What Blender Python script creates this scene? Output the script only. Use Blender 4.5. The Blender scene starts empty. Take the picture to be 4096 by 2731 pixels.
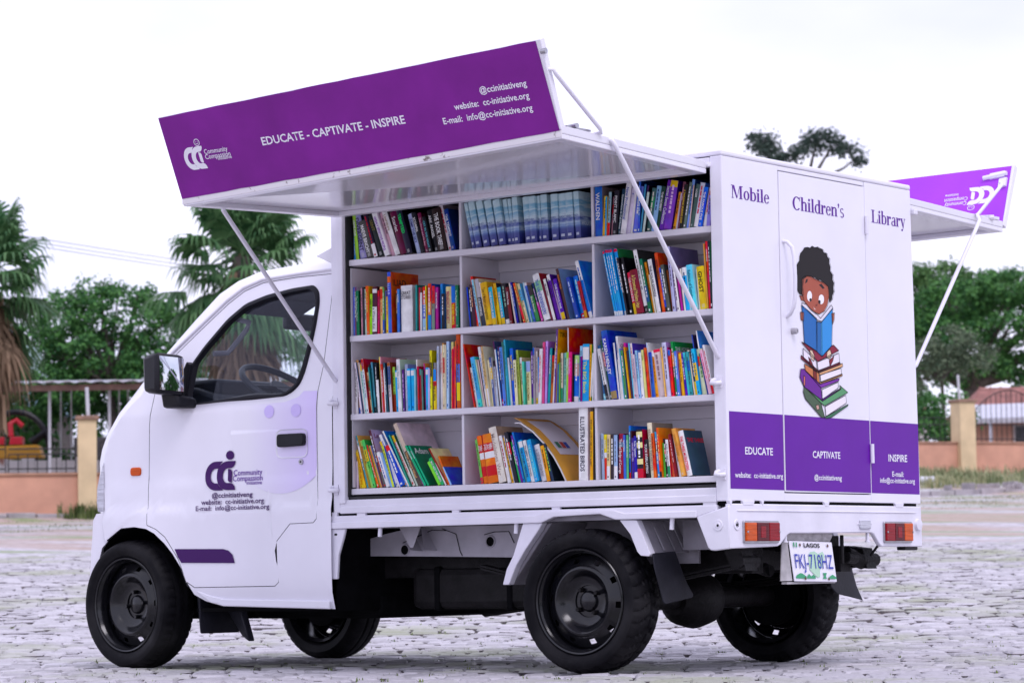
import bpy, bmesh, math, random
from mathutils import Vector, Matrix
random.seed(7)
rnd = random.Random(11)
R = math.radians
scene = bpy.context.scene
col = scene.collection

# ---------------------------------------------------------------- camera
CAM = Vector((5.8161, -9.1130, 0.3862)); YAW = 0.639178; PIT = 0.075893; ROL = -0.0152106
fw = Vector((-math.sin(YAW)*math.cos(PIT), math.cos(YAW)*math.cos(PIT), math.sin(PIT)))
rt = Vector((math.cos(YAW), math.sin(YAW), 0)); up = rt.cross(fw)
r2 = rt*math.cos(ROL)+up*math.sin(ROL); u2 = up*math.cos(ROL)-rt*math.sin(ROL)
cd = bpy.data.cameras.new('camera'); cam = bpy.data.objects.new('camera', cd); col.objects.link(cam)
m = Matrix((r2, u2, -fw)).transposed().to_4x4(); m.translation = CAM
cam.matrix_world = m
cd.sensor_width = 36; cd.lens = 105.47; cd.clip_start = .1; cd.clip_end = 3000
cd.dof.use_dof = True; cd.dof.focus_distance = 10.6; cd.dof.aperture_fstop = 8.5
scene.camera = cam

# ---------------------------------------------------------------- world, sun, exposure
SUN_EL, SUN_AZ = R(56), R(118)          # azimuth measured from +Y towards +X
w = bpy.data.worlds.new('World'); scene.world = w; w.use_nodes = True
nt = w.node_tree; nt.nodes.clear()
N = lambda t: nt.nodes.new(t)
out = N('ShaderNodeOutputWorld'); mix = N('ShaderNodeMixShader'); b1 = N('ShaderNodeBackground'); b2 = N('ShaderNodeBackground')
sky = N('ShaderNodeTexSky'); sky.sky_type = 'NISHITA'; sky.sun_disc = False; sky.sun_elevation = SUN_EL; sky.sun_rotation = SUN_AZ
nt.links.new(sky.outputs[0], b1.inputs[0]); b1.inputs[1].default_value = .10
tc = N('ShaderNodeTexCoord'); mp = N('ShaderNodeMapping'); mp.inputs['Scale'].default_value = (1, 1, 2.6)
nz = N('ShaderNodeTexNoise'); nz.inputs['Scale'].default_value = 3.2; nz.inputs['Detail'].default_value = 5; nz.inputs['Roughness'].default_value = .5
cr = N('ShaderNodeValToRGB'); cr.color_ramp.elements[0].position = .34; cr.color_ramp.elements[1].position = .66
cr.color_ramp.elements[0].color = (.62, .635, .88, 1); cr.color_ramp.elements[1].color = (.935, .915, 1.09, 1)
nt.links.new(tc.outputs['Generated'], mp.inputs[0]); nt.links.new(mp.outputs[0], nz.inputs[0]); nt.links.new(nz.outputs[0], cr.inputs[0])
nt.links.new(cr.outputs[0], b2.inputs[0]); b2.inputs[1].default_value = 1.17
mix.inputs[0].default_value = .92
nt.links.new(b1.outputs[0], mix.inputs[1]); nt.links.new(b2.outputs[0], mix.inputs[2]); nt.links.new(mix.outputs[0], out.inputs[0])
sd = bpy.data.lights.new('sun', 'SUN'); sd.energy = 1.2; sd.angle = R(25); sd.color = (.97, .92, 1.0)
so = bpy.data.objects.new('sun', sd); col.objects.link(so)
sdir = Vector((math.cos(SUN_EL)*math.sin(SUN_AZ), math.cos(SUN_EL)*math.cos(SUN_AZ), math.sin(SUN_EL)))
so.rotation_euler = sdir.to_track_quat('Z', 'Y').to_euler(); so.location = sdir*60
scene.view_settings.view_transform = 'Standard'; scene.view_settings.look = 'None'
scene.view_settings.exposure = 0.32; scene.view_settings.gamma = 1; scene.view_settings.use_curve_mapping = False
scene.render.engine = 'CYCLES'
scene.cycles.max_bounces = 8; scene.cycles.transparent_max_bounces = 12

# ---------------------------------------------------------------- materials
def lin(h):
    c = [int(h[i:i+2], 16)/255 for i in (0, 2, 4)]
    return tuple(((v+.055)/1.055)**2.4 if v > .04045 else v/12.92 for v in c)
def setp(b, k, v):
    if k in b.inputs: b.inputs[k].default_value = v
MATS = {}
def mat(name, c, rough=.5, var=.0, scale=8., bump=0., bscale=60., coat=0., metal=0., c2=None, stretch=None, spec=.5, thr=(.4, .65)):
    """procedural principled: base colour varied by noise, optional second colour in noise patches, fine bump"""
    if name in MATS: return MATS[name]
    if isinstance(c, str): c = lin(c)
    if isinstance(c2, str): c2 = lin(c2)
    M = bpy.data.materials.new(name); M.use_nodes = True; t = M.node_tree
    b = t.nodes['Principled BSDF']
    setp(b, 'Base Color', (*c, 1)); setp(b, 'Roughness', rough); setp(b, 'Metallic', metal); setp(b, 'Coat Weight', coat); setp(b, 'Coat Roughness', .06)
    setp(b, 'Specular IOR Level', spec)
    tcn = t.nodes.new('ShaderNodeTexCoord'); src = tcn.outputs['Object']
    if stretch:
        mm = t.nodes.new('ShaderNodeMapping'); mm.inputs['Scale'].default_value = stretch; t.links.new(src, mm.inputs[0]); src = mm.outputs[0]
    if var or c2:
        n = t.nodes.new('ShaderNodeTexNoise'); n.inputs['Scale'].default_value = scale; n.inputs['Detail'].default_value = 6; t.links.new(src, n.inputs[0])
        rp = t.nodes.new('ShaderNodeValToRGB'); t.links.new(n.outputs[0], rp.inputs[0])
        rp.color_ramp.elements[0].position, rp.color_ramp.elements[1].position = (thr if c2 else (.3, .7))
        a = [max(0, v*(1-var)) for v in c]; d = c2 if c2 else [min(1, v*(1+var)) for v in c]
        rp.color_ramp.elements[0].color = (*a, 1); rp.color_ramp.elements[1].color = (*d, 1)
        t.links.new(rp.outputs[0], b.inputs['Base Color'])
    if bump:
        n2 = t.nodes.new('ShaderNodeTexNoise'); n2.inputs['Scale'].default_value = bscale; n2.inputs['Detail'].default_value = 4; t.links.new(src, n2.inputs[0])
        bp = t.nodes.new('ShaderNodeBump'); bp.inputs['Strength'].default_value = bump; bp.inputs['Distance'].default_value = .01
        t.links.new(n2.outputs[0], bp.inputs['Height']); t.links.new(bp.outputs[0], b.inputs['Normal'])
    MATS[name] = M
    return M
WHITE = mat('white_paint', (.80, .78, .86), .30, .035, 3, .02, 14, coat=.35)
WBED = mat('bed_white_paint', (.775, .755, .845), .42, .07, 6, .12, 16, coat=.1)
GLOSSW = mat('glossy_white_sheet', (.74, .72, .78), .19, .03, 2.2, .03, 5, coat=.5)
SHELFW = mat('shelf_white', (.70, .675, .74), .38, .04, 6, .03, 40)
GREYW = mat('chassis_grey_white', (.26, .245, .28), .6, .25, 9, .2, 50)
BLACK = mat('black_plastic', (.009, .009, .013), .40, .2, 20, .05, 120, spec=.25)
RUBBER = mat('rubber', (.016, .015, .018), .62, .35, 40, .25, 200)
TYRE = mat('tyre_rubber', (.005, .0047, .0065), .55, .0, 7, .15, 160, spec=.10, c2=(.020, .019, .021), thr=(.42, .72))
RIM = mat('rim_black_paint', (.004, .004, .006), .20, .2, 15, .03, 60, spec=.5)
DARK = mat('underbody_black', (.004, .004, .005), .8, .4, 14, .2, 60, spec=.08)
GREASE = mat('greasy_metal', (.010, .009, .010), .55, .5, 18, .3, 80, spec=.2)
FLAP = mat('mud_flap_rubber', (.018, .018, .026), .5, .3, 12, .1, 90, spec=.25)
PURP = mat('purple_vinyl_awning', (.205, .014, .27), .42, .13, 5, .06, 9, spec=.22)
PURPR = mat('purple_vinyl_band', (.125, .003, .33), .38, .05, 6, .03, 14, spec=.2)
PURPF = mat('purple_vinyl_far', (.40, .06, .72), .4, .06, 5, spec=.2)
PDARK = mat('print_dark_purple', (.05, .006, .105), .4, spec=.2)
PTEXT = mat('print_purple', (.11, .010, .30), .45, spec=.2)
LILAC = mat('print_lilac', (.60, .49, .88), .32, coat=.3)
WPRINT = mat('print_white', (.82, .80, .88), .45)
BPRINT = mat('print_black', (.006, .006, .008), .5, spec=.2)
CHROME = mat('dull_steel', (.42, .41, .44), .3, .15, 30, metal=.9)
SEAL = mat('window_seal', (.008, .008, .013), .5, spec=.25)
INTER = mat('interior_dark_plastic', (.022, .026, .036), .5, .15, 30, .1, 150, spec=.3)
LINER = mat('cab_headliner', (.10, .10, .13), .8, .1, 20)
RUST = mat('rusty_white_edge', (.72, .69, .72), .6, 0, 30, .1, 90, c2=(.10, .06, .04), thr=(.62, .70))
def glass(name, tint, refl):
    M = bpy.data.materials.new(name); M.use_nodes = True; t = M.node_tree; t.nodes.remove(t.nodes['Principled BSDF'])
    o = t.nodes['Material Output']; tr = t.nodes.new('ShaderNodeBsdfTransparent'); tr.inputs[0].default_value = (*tint, 1)
    g = t.nodes.new('ShaderNodeBsdfGlossy'); g.inputs['Roughness'].default_value = .03; g.inputs['Color'].default_value = (.9, .9, 1, 1)
    lw = t.nodes.new('ShaderNodeLayerWeight'); lw.inputs[0].default_value = .5
    pw = t.nodes.new('ShaderNodeMath'); pw.operation = 'POWER'; pw.inputs[1].default_value = 4; t.links.new(lw.outputs['Facing'], pw.inputs[0])
    ma = t.nodes.new('ShaderNodeMath'); ma.operation = 'MULTIPLY_ADD'; ma.inputs[1].default_value = .7; ma.inputs[2].default_value = .035*refl; t.links.new(pw.outputs[0], ma.inputs[0])
    mx = t.nodes.new('ShaderNodeMixShader'); t.links.new(ma.outputs[0], mx.inputs[0]); t.links.new(tr.outputs[0], mx.inputs[1]); t.links.new(g.outputs[0], mx.inputs[2])
    t.links.new(mx.outputs[0], o.inputs[0]); return M
GLASS = glass('window_glass', (.92, .96, .985), .9)
MIRR = mat('mirror_silver', (.62, .65, .70), .02, metal=1)
GREYP = mat('inner_panel_grey', (.44, .42, .47), .6, .2, 7, .15, 40)
SILLM = mat('sill_paint_with_grime', (.78, .765, .84), .4, 0, 7, .05, 30, c2=(.46, .42, .42), thr=(.60, .78), stretch=(1, 1, 4))
def lens(name, c):
    return mat(name, c, .30, .25, 160, .25, 220, spec=.25, stretch=(.05, .05, 1))
AMBER = lens('amber_lens', (.60, .085, .006)); RED = lens('red_lens', (.26, .002, .010)); DRED = lens('dark_red_lens', (.10, .001, .006)); CLEAR = lens('clear_lens', (.55, .55, .62))

# book material: colours come from each book's own colour attribute, art patches from noise
def attr_mat(name, rough, art):
    M = bpy.data.materials.new(name); M.use_nodes = True; t = M.node_tree; b = t.nodes['Principled BSDF']
    a = t.nodes.new('ShaderNodeAttribute'); a.attribute_name = 'Col'
    tcn = t.nodes.new('ShaderNodeTexCoord'); oi = t.nodes.new('ShaderNodeObjectInfo')
    va = t.nodes.new('ShaderNodeVectorMath'); va.operation = 'ADD'; t.links.new(tcn.outputs['Object'], va.inputs[0]); t.links.new(oi.outputs['Random'], va.inputs[1])
    n = t.nodes.new('ShaderNodeTexNoise'); n.inputs['Scale'].default_value = 22; n.inputs['Detail'].default_value = 3; t.links.new(va.outputs[0], n.inputs[0])
    hs = t.nodes.new('ShaderNodeHueSaturation'); hs.inputs['Saturation'].default_value = 1.1
    mr = t.nodes.new('ShaderNodeMapRange'); mr.inputs[1].default_value = .3; mr.inputs[2].default_value = .7; mr.inputs[3].default_value = 1-art; mr.inputs[4].default_value = 1+art
    t.links.new(n.outputs[0], mr.inputs[0]); t.links.new(mr.outputs[0], hs.inputs['Value'])
    mh = t.nodes.new('ShaderNodeMapRange'); mh.inputs[1].default_value = .35; mh.inputs[2].default_value = .65; mh.inputs[3].default_value = .5-art*.12; mh.inputs[4].default_value = .5+art*.12
    t.links.new(n.outputs['Color'], mh.inputs[0]); t.links.new(mh.outputs[0], hs.inputs['Hue'])
    t.links.new(a.outputs['Color'], hs.inputs['Color']); t.links.new(hs.outputs[0], b.inputs['Base Color'])
    setp(b, 'Roughness', rough); setp(b, 'Specular IOR Level', .22)
    return M
BOOK = attr_mat('book_cover', .38, .17); PRINT = attr_mat('book_print', .45, .03); PAGES = mat('book_pages', (.66, .61, .56), .8, .12, 60, .3, 300, stretch=(40, 1, 1))

# ---------------------------------------------------------------- mesh helpers
class MB:
    def __init__(s): s.v = []; s.f = []; s.m = []
    def add(s, vs, fs, mi=0):
        o = len(s.v); s.v += [tuple(v) for v in vs]
        for f in fs: s.f.append(tuple(i+o for i in f)); s.m.append(mi)
        return s
    def box(s, x0, x1, y0, y1, z0, z1, mi=0):
        return s.hexa([(x0, y0, z0), (x1, y0, z0), (x1, y1, z0), (x0, y1, z0), (x0, y0, z1), (x1, y0, z1), (x1, y1, z1), (x0, y1, z1)], mi)
    def hexa(s, p, mi=0):
        return s.add(p, [(3, 2, 1, 0), (4, 5, 6, 7), (0, 1, 5, 4), (1, 2, 6, 5), (2, 3, 7, 6), (3, 0, 4, 7)], mi)
    def slab(s, a, b, c, d, n, mi=0):                      # quad a b c d extruded by vector n
        n = Vector(n); P = [Vector(q) for q in (a, b, c, d)]
        return s.hexa([*P, *[q+n for q in P]], mi)
    def prism(s, poly, axis, a, b, mi=0):                  # polygon of 2-D points extruded along an axis
        def P(q, t): return {'y': (q[0], t, q[1]), 'x': (t, q[0], q[1]), 'z': (q[0], q[1], t)}[axis]
        n = len(poly)
        return s.add([P(q, a) for q in poly]+[P(q, b) for q in poly], [tuple(range(n)), tuple(range(2*n-1, n-1, -1))]+[(i, i+n, (i+1) % n+n, (i+1) % n) for i in range(n)], mi)
    def tube(s, pts, r, n=8, mi=0, caps=True):
        pts = [Vector(p) for p in pts]; rr = r if isinstance(r, (list, tuple)) else [r]*len(pts); vs = []; k = len(pts)
        for i, p in enumerate(pts):
            d = (pts[min(i+1, k-1)]-pts[max(i-1, 0)]).normalized()
            if i == 0: a = d.cross(Vector((0, 0, 1)) if abs(d.z) < .9 else Vector((1, 0, 0))).normalized()
            else: a = (a-d*a.dot(d)).normalized()
            b = d.cross(a)
            vs += [p+(a*math.cos(2*math.pi*j/n)+b*math.sin(2*math.pi*j/n))*rr[i] for j in range(n)]
        fs = [(i*n+j, i*n+(j+1) % n, (i+1)*n+(j+1) % n, (i+1)*n+j) for i in range(k-1) for j in range(n)]
        if caps: fs += [tuple(range(n-1, -1, -1)), tuple((k-1)*n+j for j in range(n))]
        return s.add(vs, fs, mi)
    def lathe(s, prof, n, c=(0, 0, 0), axis='y', mi=0, rfun=None):   # profile of (radius, axial)
        vs = []; c = Vector(c); k = len(prof)
        for i, (r, a) in enumerate(prof):
            for j in range(n):
                t = 2*math.pi*j/n; q = r-(rfun(i, j) if rfun else 0)
                vs.append(c+{'y': Vector((q*math.cos(t), a, q*math.sin(t))), 'z': Vector((q*math.cos(t), q*math.sin(t), a)), 'x': Vector((a, q*math.cos(t), q*math.sin(t)))}[axis])
        return s.add(vs, [(i*n+j, i*n+(j+1) % n, (i+1)*n+(j+1) % n, (i+1)*n+j) for i in range(k-1) for j in range(n)], mi)
    def build(s, name, mats, parent=None, smooth=30, bevel=0, recalc=True):
        me = bpy.data.meshes.new(name); me.from_pydata(s.v, [], s.f)
        ms = mats if isinstance(mats, (list, tuple)) else [mats]
        for q in ms: me.materials.append(q)
        if len(ms) > 1: me.polygons.foreach_set('material_index', s.m)
        if recalc:
            bm = bmesh.new(); bm.from_mesh(me); bmesh.ops.recalc_face_normals(bm, faces=bm.faces); bm.to_mesh(me); bm.free()
        if smooth: me.shade_smooth(); me.set_sharp_from_angle(angle=R(smooth))
        o = bpy.data.objects.new(name, me); col.objects.link(o)
        if parent: o.parent = parent
        if bevel:
            b = o.modifiers.new('bevel', 'BEVEL'); b.width = bevel; b.segments = 2; b.limit_method = 'ANGLE'; b.angle_limit = R(40)
        return o
def tag(o, label=None, cat=None, group=None, kind=None):
    if label: o['label'] = label
    if cat: o['category'] = cat
    if group: o['group'] = group
    if kind: o['kind'] = kind
    return o
def empty(name, loc=(0, 0, 0), rz=0, parent=None):
    o = bpy.data.objects.new(name, None); col.objects.link(o); o.location = loc; o.rotation_euler.z = rz
    o.empty_display_size = .1
    if parent: o.parent = parent
    return o
def copy_tree(o, parent=None):
    c = o.copy(); col.objects.link(c); c.parent = parent
    for ch in list(o.children): copy_tree(ch, c)
    return c
def circle(cx, cy, rx, ry, n=24, a0=0, a1=2*math.pi):
    full = abs(a1-a0-2*math.pi) < 1e-6
    return [(cx+rx*math.cos(a0+(a1-a0)*i/(n if full else n-1)), cy+ry*math.sin(a0+(a1-a0)*i/(n if full else n-1))) for i in range(n)]

# writing: font curves are collected, evaluated together and turned into flat meshes in place
TEXTS = []
def text(name, s, parent, m, org, right, upv, height, width=None, bold=0., align='L', colr=None, lift=None):
    """org = left end of the baseline, height = cap height, width = wanted length (fits the letters to it)"""
    cu = bpy.data.curves.new('t', 'FONT'); cu.body = s; cu.size = 1; cu.offset = bold; cu.resolution_u = 2
    o = bpy.data.objects.new('t', cu); col.objects.link(o)
    TEXTS.append((o, name, parent, m, Vector(org), Vector(right).normalized(), Vector(upv).normalized(), height, width, align, colr))
def flush_texts():
    dg = bpy.context.evaluated_depsgraph_get(); dg.update()
    for o, name, parent, m, org, rgt, upv, h, wd, align, colr in TEXTS:
        me = bpy.data.meshes.new_from_object(o.evaluated_get(dg)); vs = me.vertices
        if len(vs):
            x0 = min(v.co.x for v in vs); x1 = max(v.co.x for v in vs)
            sy = h/.73; sx = wd/(x1-x0) if wd else sy
            if wd and wd < 0: sx = min(sy, -wd/(x1-x0))
            off = {'L': 0, 'C': -(x1-x0)*sx/2, 'R': -(x1-x0)*sx}[align]
            for v in vs: v.co = org+rgt*((v.co.x-x0)*sx+off)+upv*(v.co.y*sy)
        me.materials.clear(); me.materials.append(m)
        if colr:
            ca = me.color_attributes.new('Col', 'FLOAT_COLOR', 'POINT')
            ca.data.foreach_set('color', [c for _ in me.vertices for c in (*colr, 1)])
        n = bpy.data.objects.new(name, me); col.objects.link(n); n.parent = parent
        if parent is not None and parent.type == 'EMPTY' and parent.name == 'mobile_library_truck': n.matrix_parent_inverse = Matrix.Translation(-parent.location)
        me.name = name
        bpy.data.objects.remove(o, do_unlink=True)
    TEXTS.clear()
def flat(name, polys, mats, parent, P):
    """flat print: list of (polygon2d, material index); P maps 2-D points to space"""
    b = MB()
    for i, (pl, mi) in enumerate(polys):
        b.add([P(q[0], q[1], i) for q in pl], [tuple(range(len(pl)))], mi)
    return b.build(name, mats, parent, smooth=0, recalc=False)
# ---------------------------------------------------------------- the site: yard sloping gently up to the boundary wall
FH = Vector((-math.sin(YAW), math.cos(YAW), 0)); RH = Vector((math.cos(YAW), math.sin(YAW), 0)); ORG = Vector((CAM.x, CAM.y, 0))
def kerb_v(u): return 49+.625*(u+8.4)                       # the kerb in front of the wall runs obliquely across the yard
def gz(u, v):
    t = min(v, 82)-15.5
    z = .0387*(math.log(1+math.exp(t)) if t < 30 else t)
    e = v-kerb_v(u)
    if e > 0: z += .12*min(1, e/.3)+.022*min(e, 14)
    return z
def site(u, v, dz=0.): return ORG+RH*u+FH*v+Vector((0, 0, gz(u, v)+dz))
SITE_RZ = YAW
def ground_material():
    M = bpy.data.materials.new('worn_yard_ground'); M.use_nodes = True; t = M.node_tree; b = t.nodes['Principled BSDF']
    tcn = t.nodes.new('ShaderNodeTexCoord')
    def noise(sc, det=5, stretch=None):
        src = tcn.outputs['Object']
        if stretch:
            mm = t.nodes.new('ShaderNodeMapping'); mm.inputs['Scale'].default_value = stretch; mm.inputs['Rotation'].default_value = (0, 0, -YAW); t.links.new(src, mm.inputs[0]); src = mm.outputs[0]
        n = t.nodes.new('ShaderNodeTexNoise'); n.inputs['Scale'].default_value = sc; n.inputs['Detail'].default_value = det; t.links.new(src, n.inputs[0]); return n.outputs[0]
    def ramp(f, p0, p1, c0, c1):
        r = t.nodes.new('ShaderNodeValToRGB'); r.color_ramp.elements[0].position = p0; r.color_ramp.elements[1].position = p1
        r.color_ramp.elements[0].color = (*c0, 1); r.color_ramp.elements[1].color = (*c1, 1); t.links.new(f, r.inputs[0]); return r.outputs[0]
    def mixc(f, a, c):
        x = t.nodes.new('ShaderNodeMix'); x.data_type = 'RGBA'; t.links.new(f, x.inputs['Factor']); t.links.new(a, x.inputs['A'])
        if isinstance(c, tuple): x.inputs['B'].default_value = (*c, 1)
        else: t.links.new(c, x.inputs['B'])
        return x.outputs['Result']
    base = ramp(noise(6, 8), .35, .68, (.27, .25, .27), (.62, .59, .64))
    spk = mixc(ramp(noise(9, 4), .50, .62, (0,)*3, (1,)*3), base, (.62, .59, .64))
    earth = mixc(ramp(noise(.16, 4, (1, 3.2, 1)), .46, .58, (0,)*3, (.8,)*3), spk, (.40, .285, .225))
    moss = mixc(ramp(noise(.5, 6, (.6, 3, 1)), .49, .62, (0,)*3, (.75,)*3), earth, (.20, .27, .09))
    t.links.new(moss, b.inputs['Base Color']); setp(b, 'Roughness', .9)
    bp = t.nodes.new('ShaderNodeBump'); bp.inputs['Strength'].default_value = .7; bp.inputs['Distance'].default_value = .03
    t.links.new(noise(11, 4), bp.inputs['Height']); t.links.new(bp.outputs[0], b.inputs['Normal'])
    return M
GROUND = ground_material()
def stone_material():
    M = bpy.data.materials.new('paving_stone'); M.use_nodes = True; t = M.node_tree; b = t.nodes['Principled BSDF']
    g = t.nodes.new('ShaderNodeNewGeometry')
    def noise(sc, det=4):
        n = t.nodes.new('ShaderNodeTexNoise'); n.inputs['Scale'].default_value = sc; n.inputs['Detail'].default_value = det; t.links.new(g.outputs['Position'], n.inputs[0]); return n.outputs[0]
    rp = t.nodes.new('ShaderNodeValToRGB'); rp.color_ramp.elements[0].position = 0; rp.color_ramp.elements[1].position = 1
    rp.color_ramp.elements[0].color = (.25, .24, .255, 1); rp.color_ramp.elements[1].color = (.57, .545, .58, 1)
    a = t.nodes.new('ShaderNodeMath'); a.operation = 'MULTIPLY_ADD'; a.inputs[1].default_value = .55; t.links.new(g.outputs['Random Per Island'], a.inputs[0])
    s2 = t.nodes.new('ShaderNodeMath'); s2.operation = 'MULTIPLY'; s2.inputs[1].default_value = .75; t.links.new(noise(45, 6), s2.inputs[0]); t.links.new(s2.outputs[0], a.inputs[2])
    t.links.new(a.outputs[0], rp.inputs[0])
    r2_ = t.nodes.new('ShaderNodeValToRGB'); r2_.color_ramp.elements[0].position = .50; r2_.color_ramp.elements[1].position = .66; r2_.color_ramp.elements[1].color = (.6, .6, .6, 1); t.links.new(noise(.9, 6), r2_.inputs[0])
    x = t.nodes.new('ShaderNodeMix'); x.data_type = 'RGBA'; t.links.new(r2_.outputs[0], x.inputs['Factor']); t.links.new(rp.outputs[0], x.inputs['A']); x.inputs['B'].default_value = (.28, .31, .16, 1)
    t.links.new(x.outputs['Result'], b.inputs['Base Color']); setp(b, 'Roughness', .8)
    bp = t.nodes.new('ShaderNodeBump'); bp.inputs['Strength'].default_value = .55; bp.inputs['Distance'].default_value = .006
    t.links.new(noise(120, 3), bp.inputs['Height']); t.links.new(bp.outputs[0], b.inputs['Normal'])
    return M
STONE = stone_material()
JOINT = mat('joint_earth_and_shade', (.12, .105, .11), .95, .4, 20, .4, 60)  # joint soil, with the shade on the sett sides put into the colour
def make_ground():
    us = [-400, -220, -120, -70, -45, -32]+[-26+1.3*i for i in range(41)]+[32, 45, 70, 120, 220, 400]
    vs = [-120, -60, -30, -12, 0, 4]+[5+1.0*i for i in range(77)]+[84, 90, 100, 120, 160, 260, 600]
    b = MB(); n = len(us)
    P = []
    for v in vs:
        for u in us:
            q = site(u, v); q.z -= .026 if 7 < v < 31 else .006; P.append(q)
    b.add(P, [(j*n+i, j*n+i+1, (j+1)*n+i+1, (j+1)*n+i) for j in range(len(vs)-1) for i in range(n-1)])
    o = b.build('ground', GROUND, smooth=60, recalc=False); tag(o, kind='structure'); return o
ground = make_ground()
def stone_geo(u, v, su, sv, rr):
    """one rough sett: worn top, chamfered shoulders, sides going down into the joint (13 verts)"""
    h = rr.uniform(-.0075, .003); tx = rr.uniform(-.05, .05); ty = rr.uniform(-.06, .06); P = []
    for k, (s, dz) in enumerate(((1.0, -.045), (.97, -.009), (.82, .0))):
        for (a, c) in ((-1, -1), (1, -1), (1, 1), (-1, 1)):
            pa = a*su/2*s; pc = c*sv/2*s
            P.append([pa+jit[(a, c)][0], pc+jit[(a, c)][1], h+dz+(pa*tx+pc*ty if k else 0)])
    P.append([0, 0, h+rr.uniform(0, .004)])
    return P
SF = [(0, 1, 5, 4), (1, 2, 6, 5), (2, 3, 7, 6), (3, 0, 4, 7), (4, 5, 9, 8), (5, 6, 10, 9), (6, 7, 11, 10), (7, 4, 8, 11), (8, 9, 12), (9, 10, 12), (10, 11, 12), (11, 8, 12)]
def make_paving():
    global jit
    rr = random.Random(5); rows = []; v = 8.2
    allst = []
    while v < 31:
        sv = rr.uniform(.085, .125)*(1 if v < 16 else 1.3); half = .171*v+1.3; u = -half+rr.uniform(0, .1)
        while u < half:
            su = rr.uniform(.08, .145)*(1 if v < 16 else 1.35)
            if rr.random() > .012: allst.append((u+su/2, v+sv/2+rr.uniform(-.012, .012)+.02*math.sin(u*1.7), su, sv))
            u += su+rr.uniform(.007, .018)
        v += sv+rr.uniform(.008, .018)
    inview = sorted((s for s in allst if s[1] > 9.75 and abs(s[0]) < .171*s[1]-.02), key=lambda s: s[1])[:300]
    near = set(inview); big = MB()
    protos = []
    for k in range(10):                                      # ten worn shapes shared by the nearest setts
        jit = {(a, c): (rr.uniform(-.008, .008), rr.uniform(-.008, .008)) for a in (-1, 1) for c in (-1, 1)}
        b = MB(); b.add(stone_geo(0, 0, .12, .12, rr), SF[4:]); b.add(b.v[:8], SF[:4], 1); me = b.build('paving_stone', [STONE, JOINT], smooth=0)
        protos.append(me.data); bpy.data.objects.remove(me)
    for s in allst:
        if s in near:
            o = bpy.data.objects.new('paving_stone', rr.choice(protos)); col.objects.link(o); o.parent = ground
            o.location = site(s[0], s[1], -.0); o.rotation_euler.z = YAW+rr.choice((0, math.pi))+rr.uniform(-.05, .05); o.scale = (s[2]/.12, s[3]/.12, 1)
        else:
            jit = {(a, c): (rr.uniform(-.007, .007), rr.uniform(-.007, .007)) for a in (-1, 1) for c in (-1, 1)}
            base = site(s[0], s[1])
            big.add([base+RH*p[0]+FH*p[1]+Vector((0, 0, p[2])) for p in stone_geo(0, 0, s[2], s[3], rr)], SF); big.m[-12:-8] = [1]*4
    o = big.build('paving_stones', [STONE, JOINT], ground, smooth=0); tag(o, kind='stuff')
make_paving()
GRASS = mat('grass_blade', (.12, .21, .045), .6, .5, 3, c2=(.25, .30, .09), thr=(.35, .7))
STRAW = mat('verge_grass_blade', (.20, .27, .10), .7, .4, 2, c2=(.42, .40, .22), thr=(.4, .62))
def grass(name, spots, hgt, blades, label, mt=GRASS, cat='grass'):
    rr = random.Random(len(spots)); b = MB()
    for (u, v, sp) in spots:
        for k in range(blades):
            a = rr.uniform(0, 6.28); q = site(u+rr.gauss(0, sp), v+rr.gauss(0, sp*.7), -.012); h = hgt*rr.uniform(.45, 1.15); d = Vector((math.cos(a), math.sin(a), 0)); w_ = h*.035+.0025
            s = Vector((-d.y, d.x, 0))*w_; ln = h*rr.uniform(.1, .6)
            b.add([q-s, q+s, q+d*ln*.35+Vector((0, 0, h*.62))+s*.7, q+d*ln*.35+Vector((0, 0, h*.62))-s*.7, q+d*ln+Vector((0, 0, h*rr.uniform(.75, 1.)))], [(0, 1, 2, 3), (3, 2, 4)])
    o = b.build(name, mt, smooth=0, recalc=False); tag(o, label, cat, kind='stuff'); return o
rr = random.Random(3)
sp = []
for i in range(900):
    v = 8.6+22*rr.random()**1.4; sp.append((rr.uniform(-1, 1)*(.171*v+.8), v, .012))
grass('joint_grass', sp, .020, 5, 'small tufts of grass sprouting between the yard setts')
sp = [(rr.gauss(x, s), kerb_v(x)+rr.uniform(-9, -.4), .22) for x, s in ((-8, 3), (9, 3), (3, 4), (10, 2)) for i in range(60)]
grass('yard_moss', sp, .05, 26, 'low weeds greening the far edge of the yard')
# ================================================================ the truck
W = 1.404
truck = empty('mobile_library_truck', (-1.5, W/2, 0))
tag(truck, 'white mini truck with purple-lettered box opened as a mobile library of books', 'truck')
TI = truck.matrix_basis.inverted()
def part(o):                                               # parts are modelled in world space, then hung on the truck
    o.parent = truck; o.matrix_parent_inverse = Matrix.Translation(-truck.location); return o
def tp(b, name, mats, smooth=30, bevel=0, parent=None): 
    o = b.build(name, mats, None, smooth, bevel)
    if parent: o.parent = parent
    else: part(o)
    return o
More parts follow.
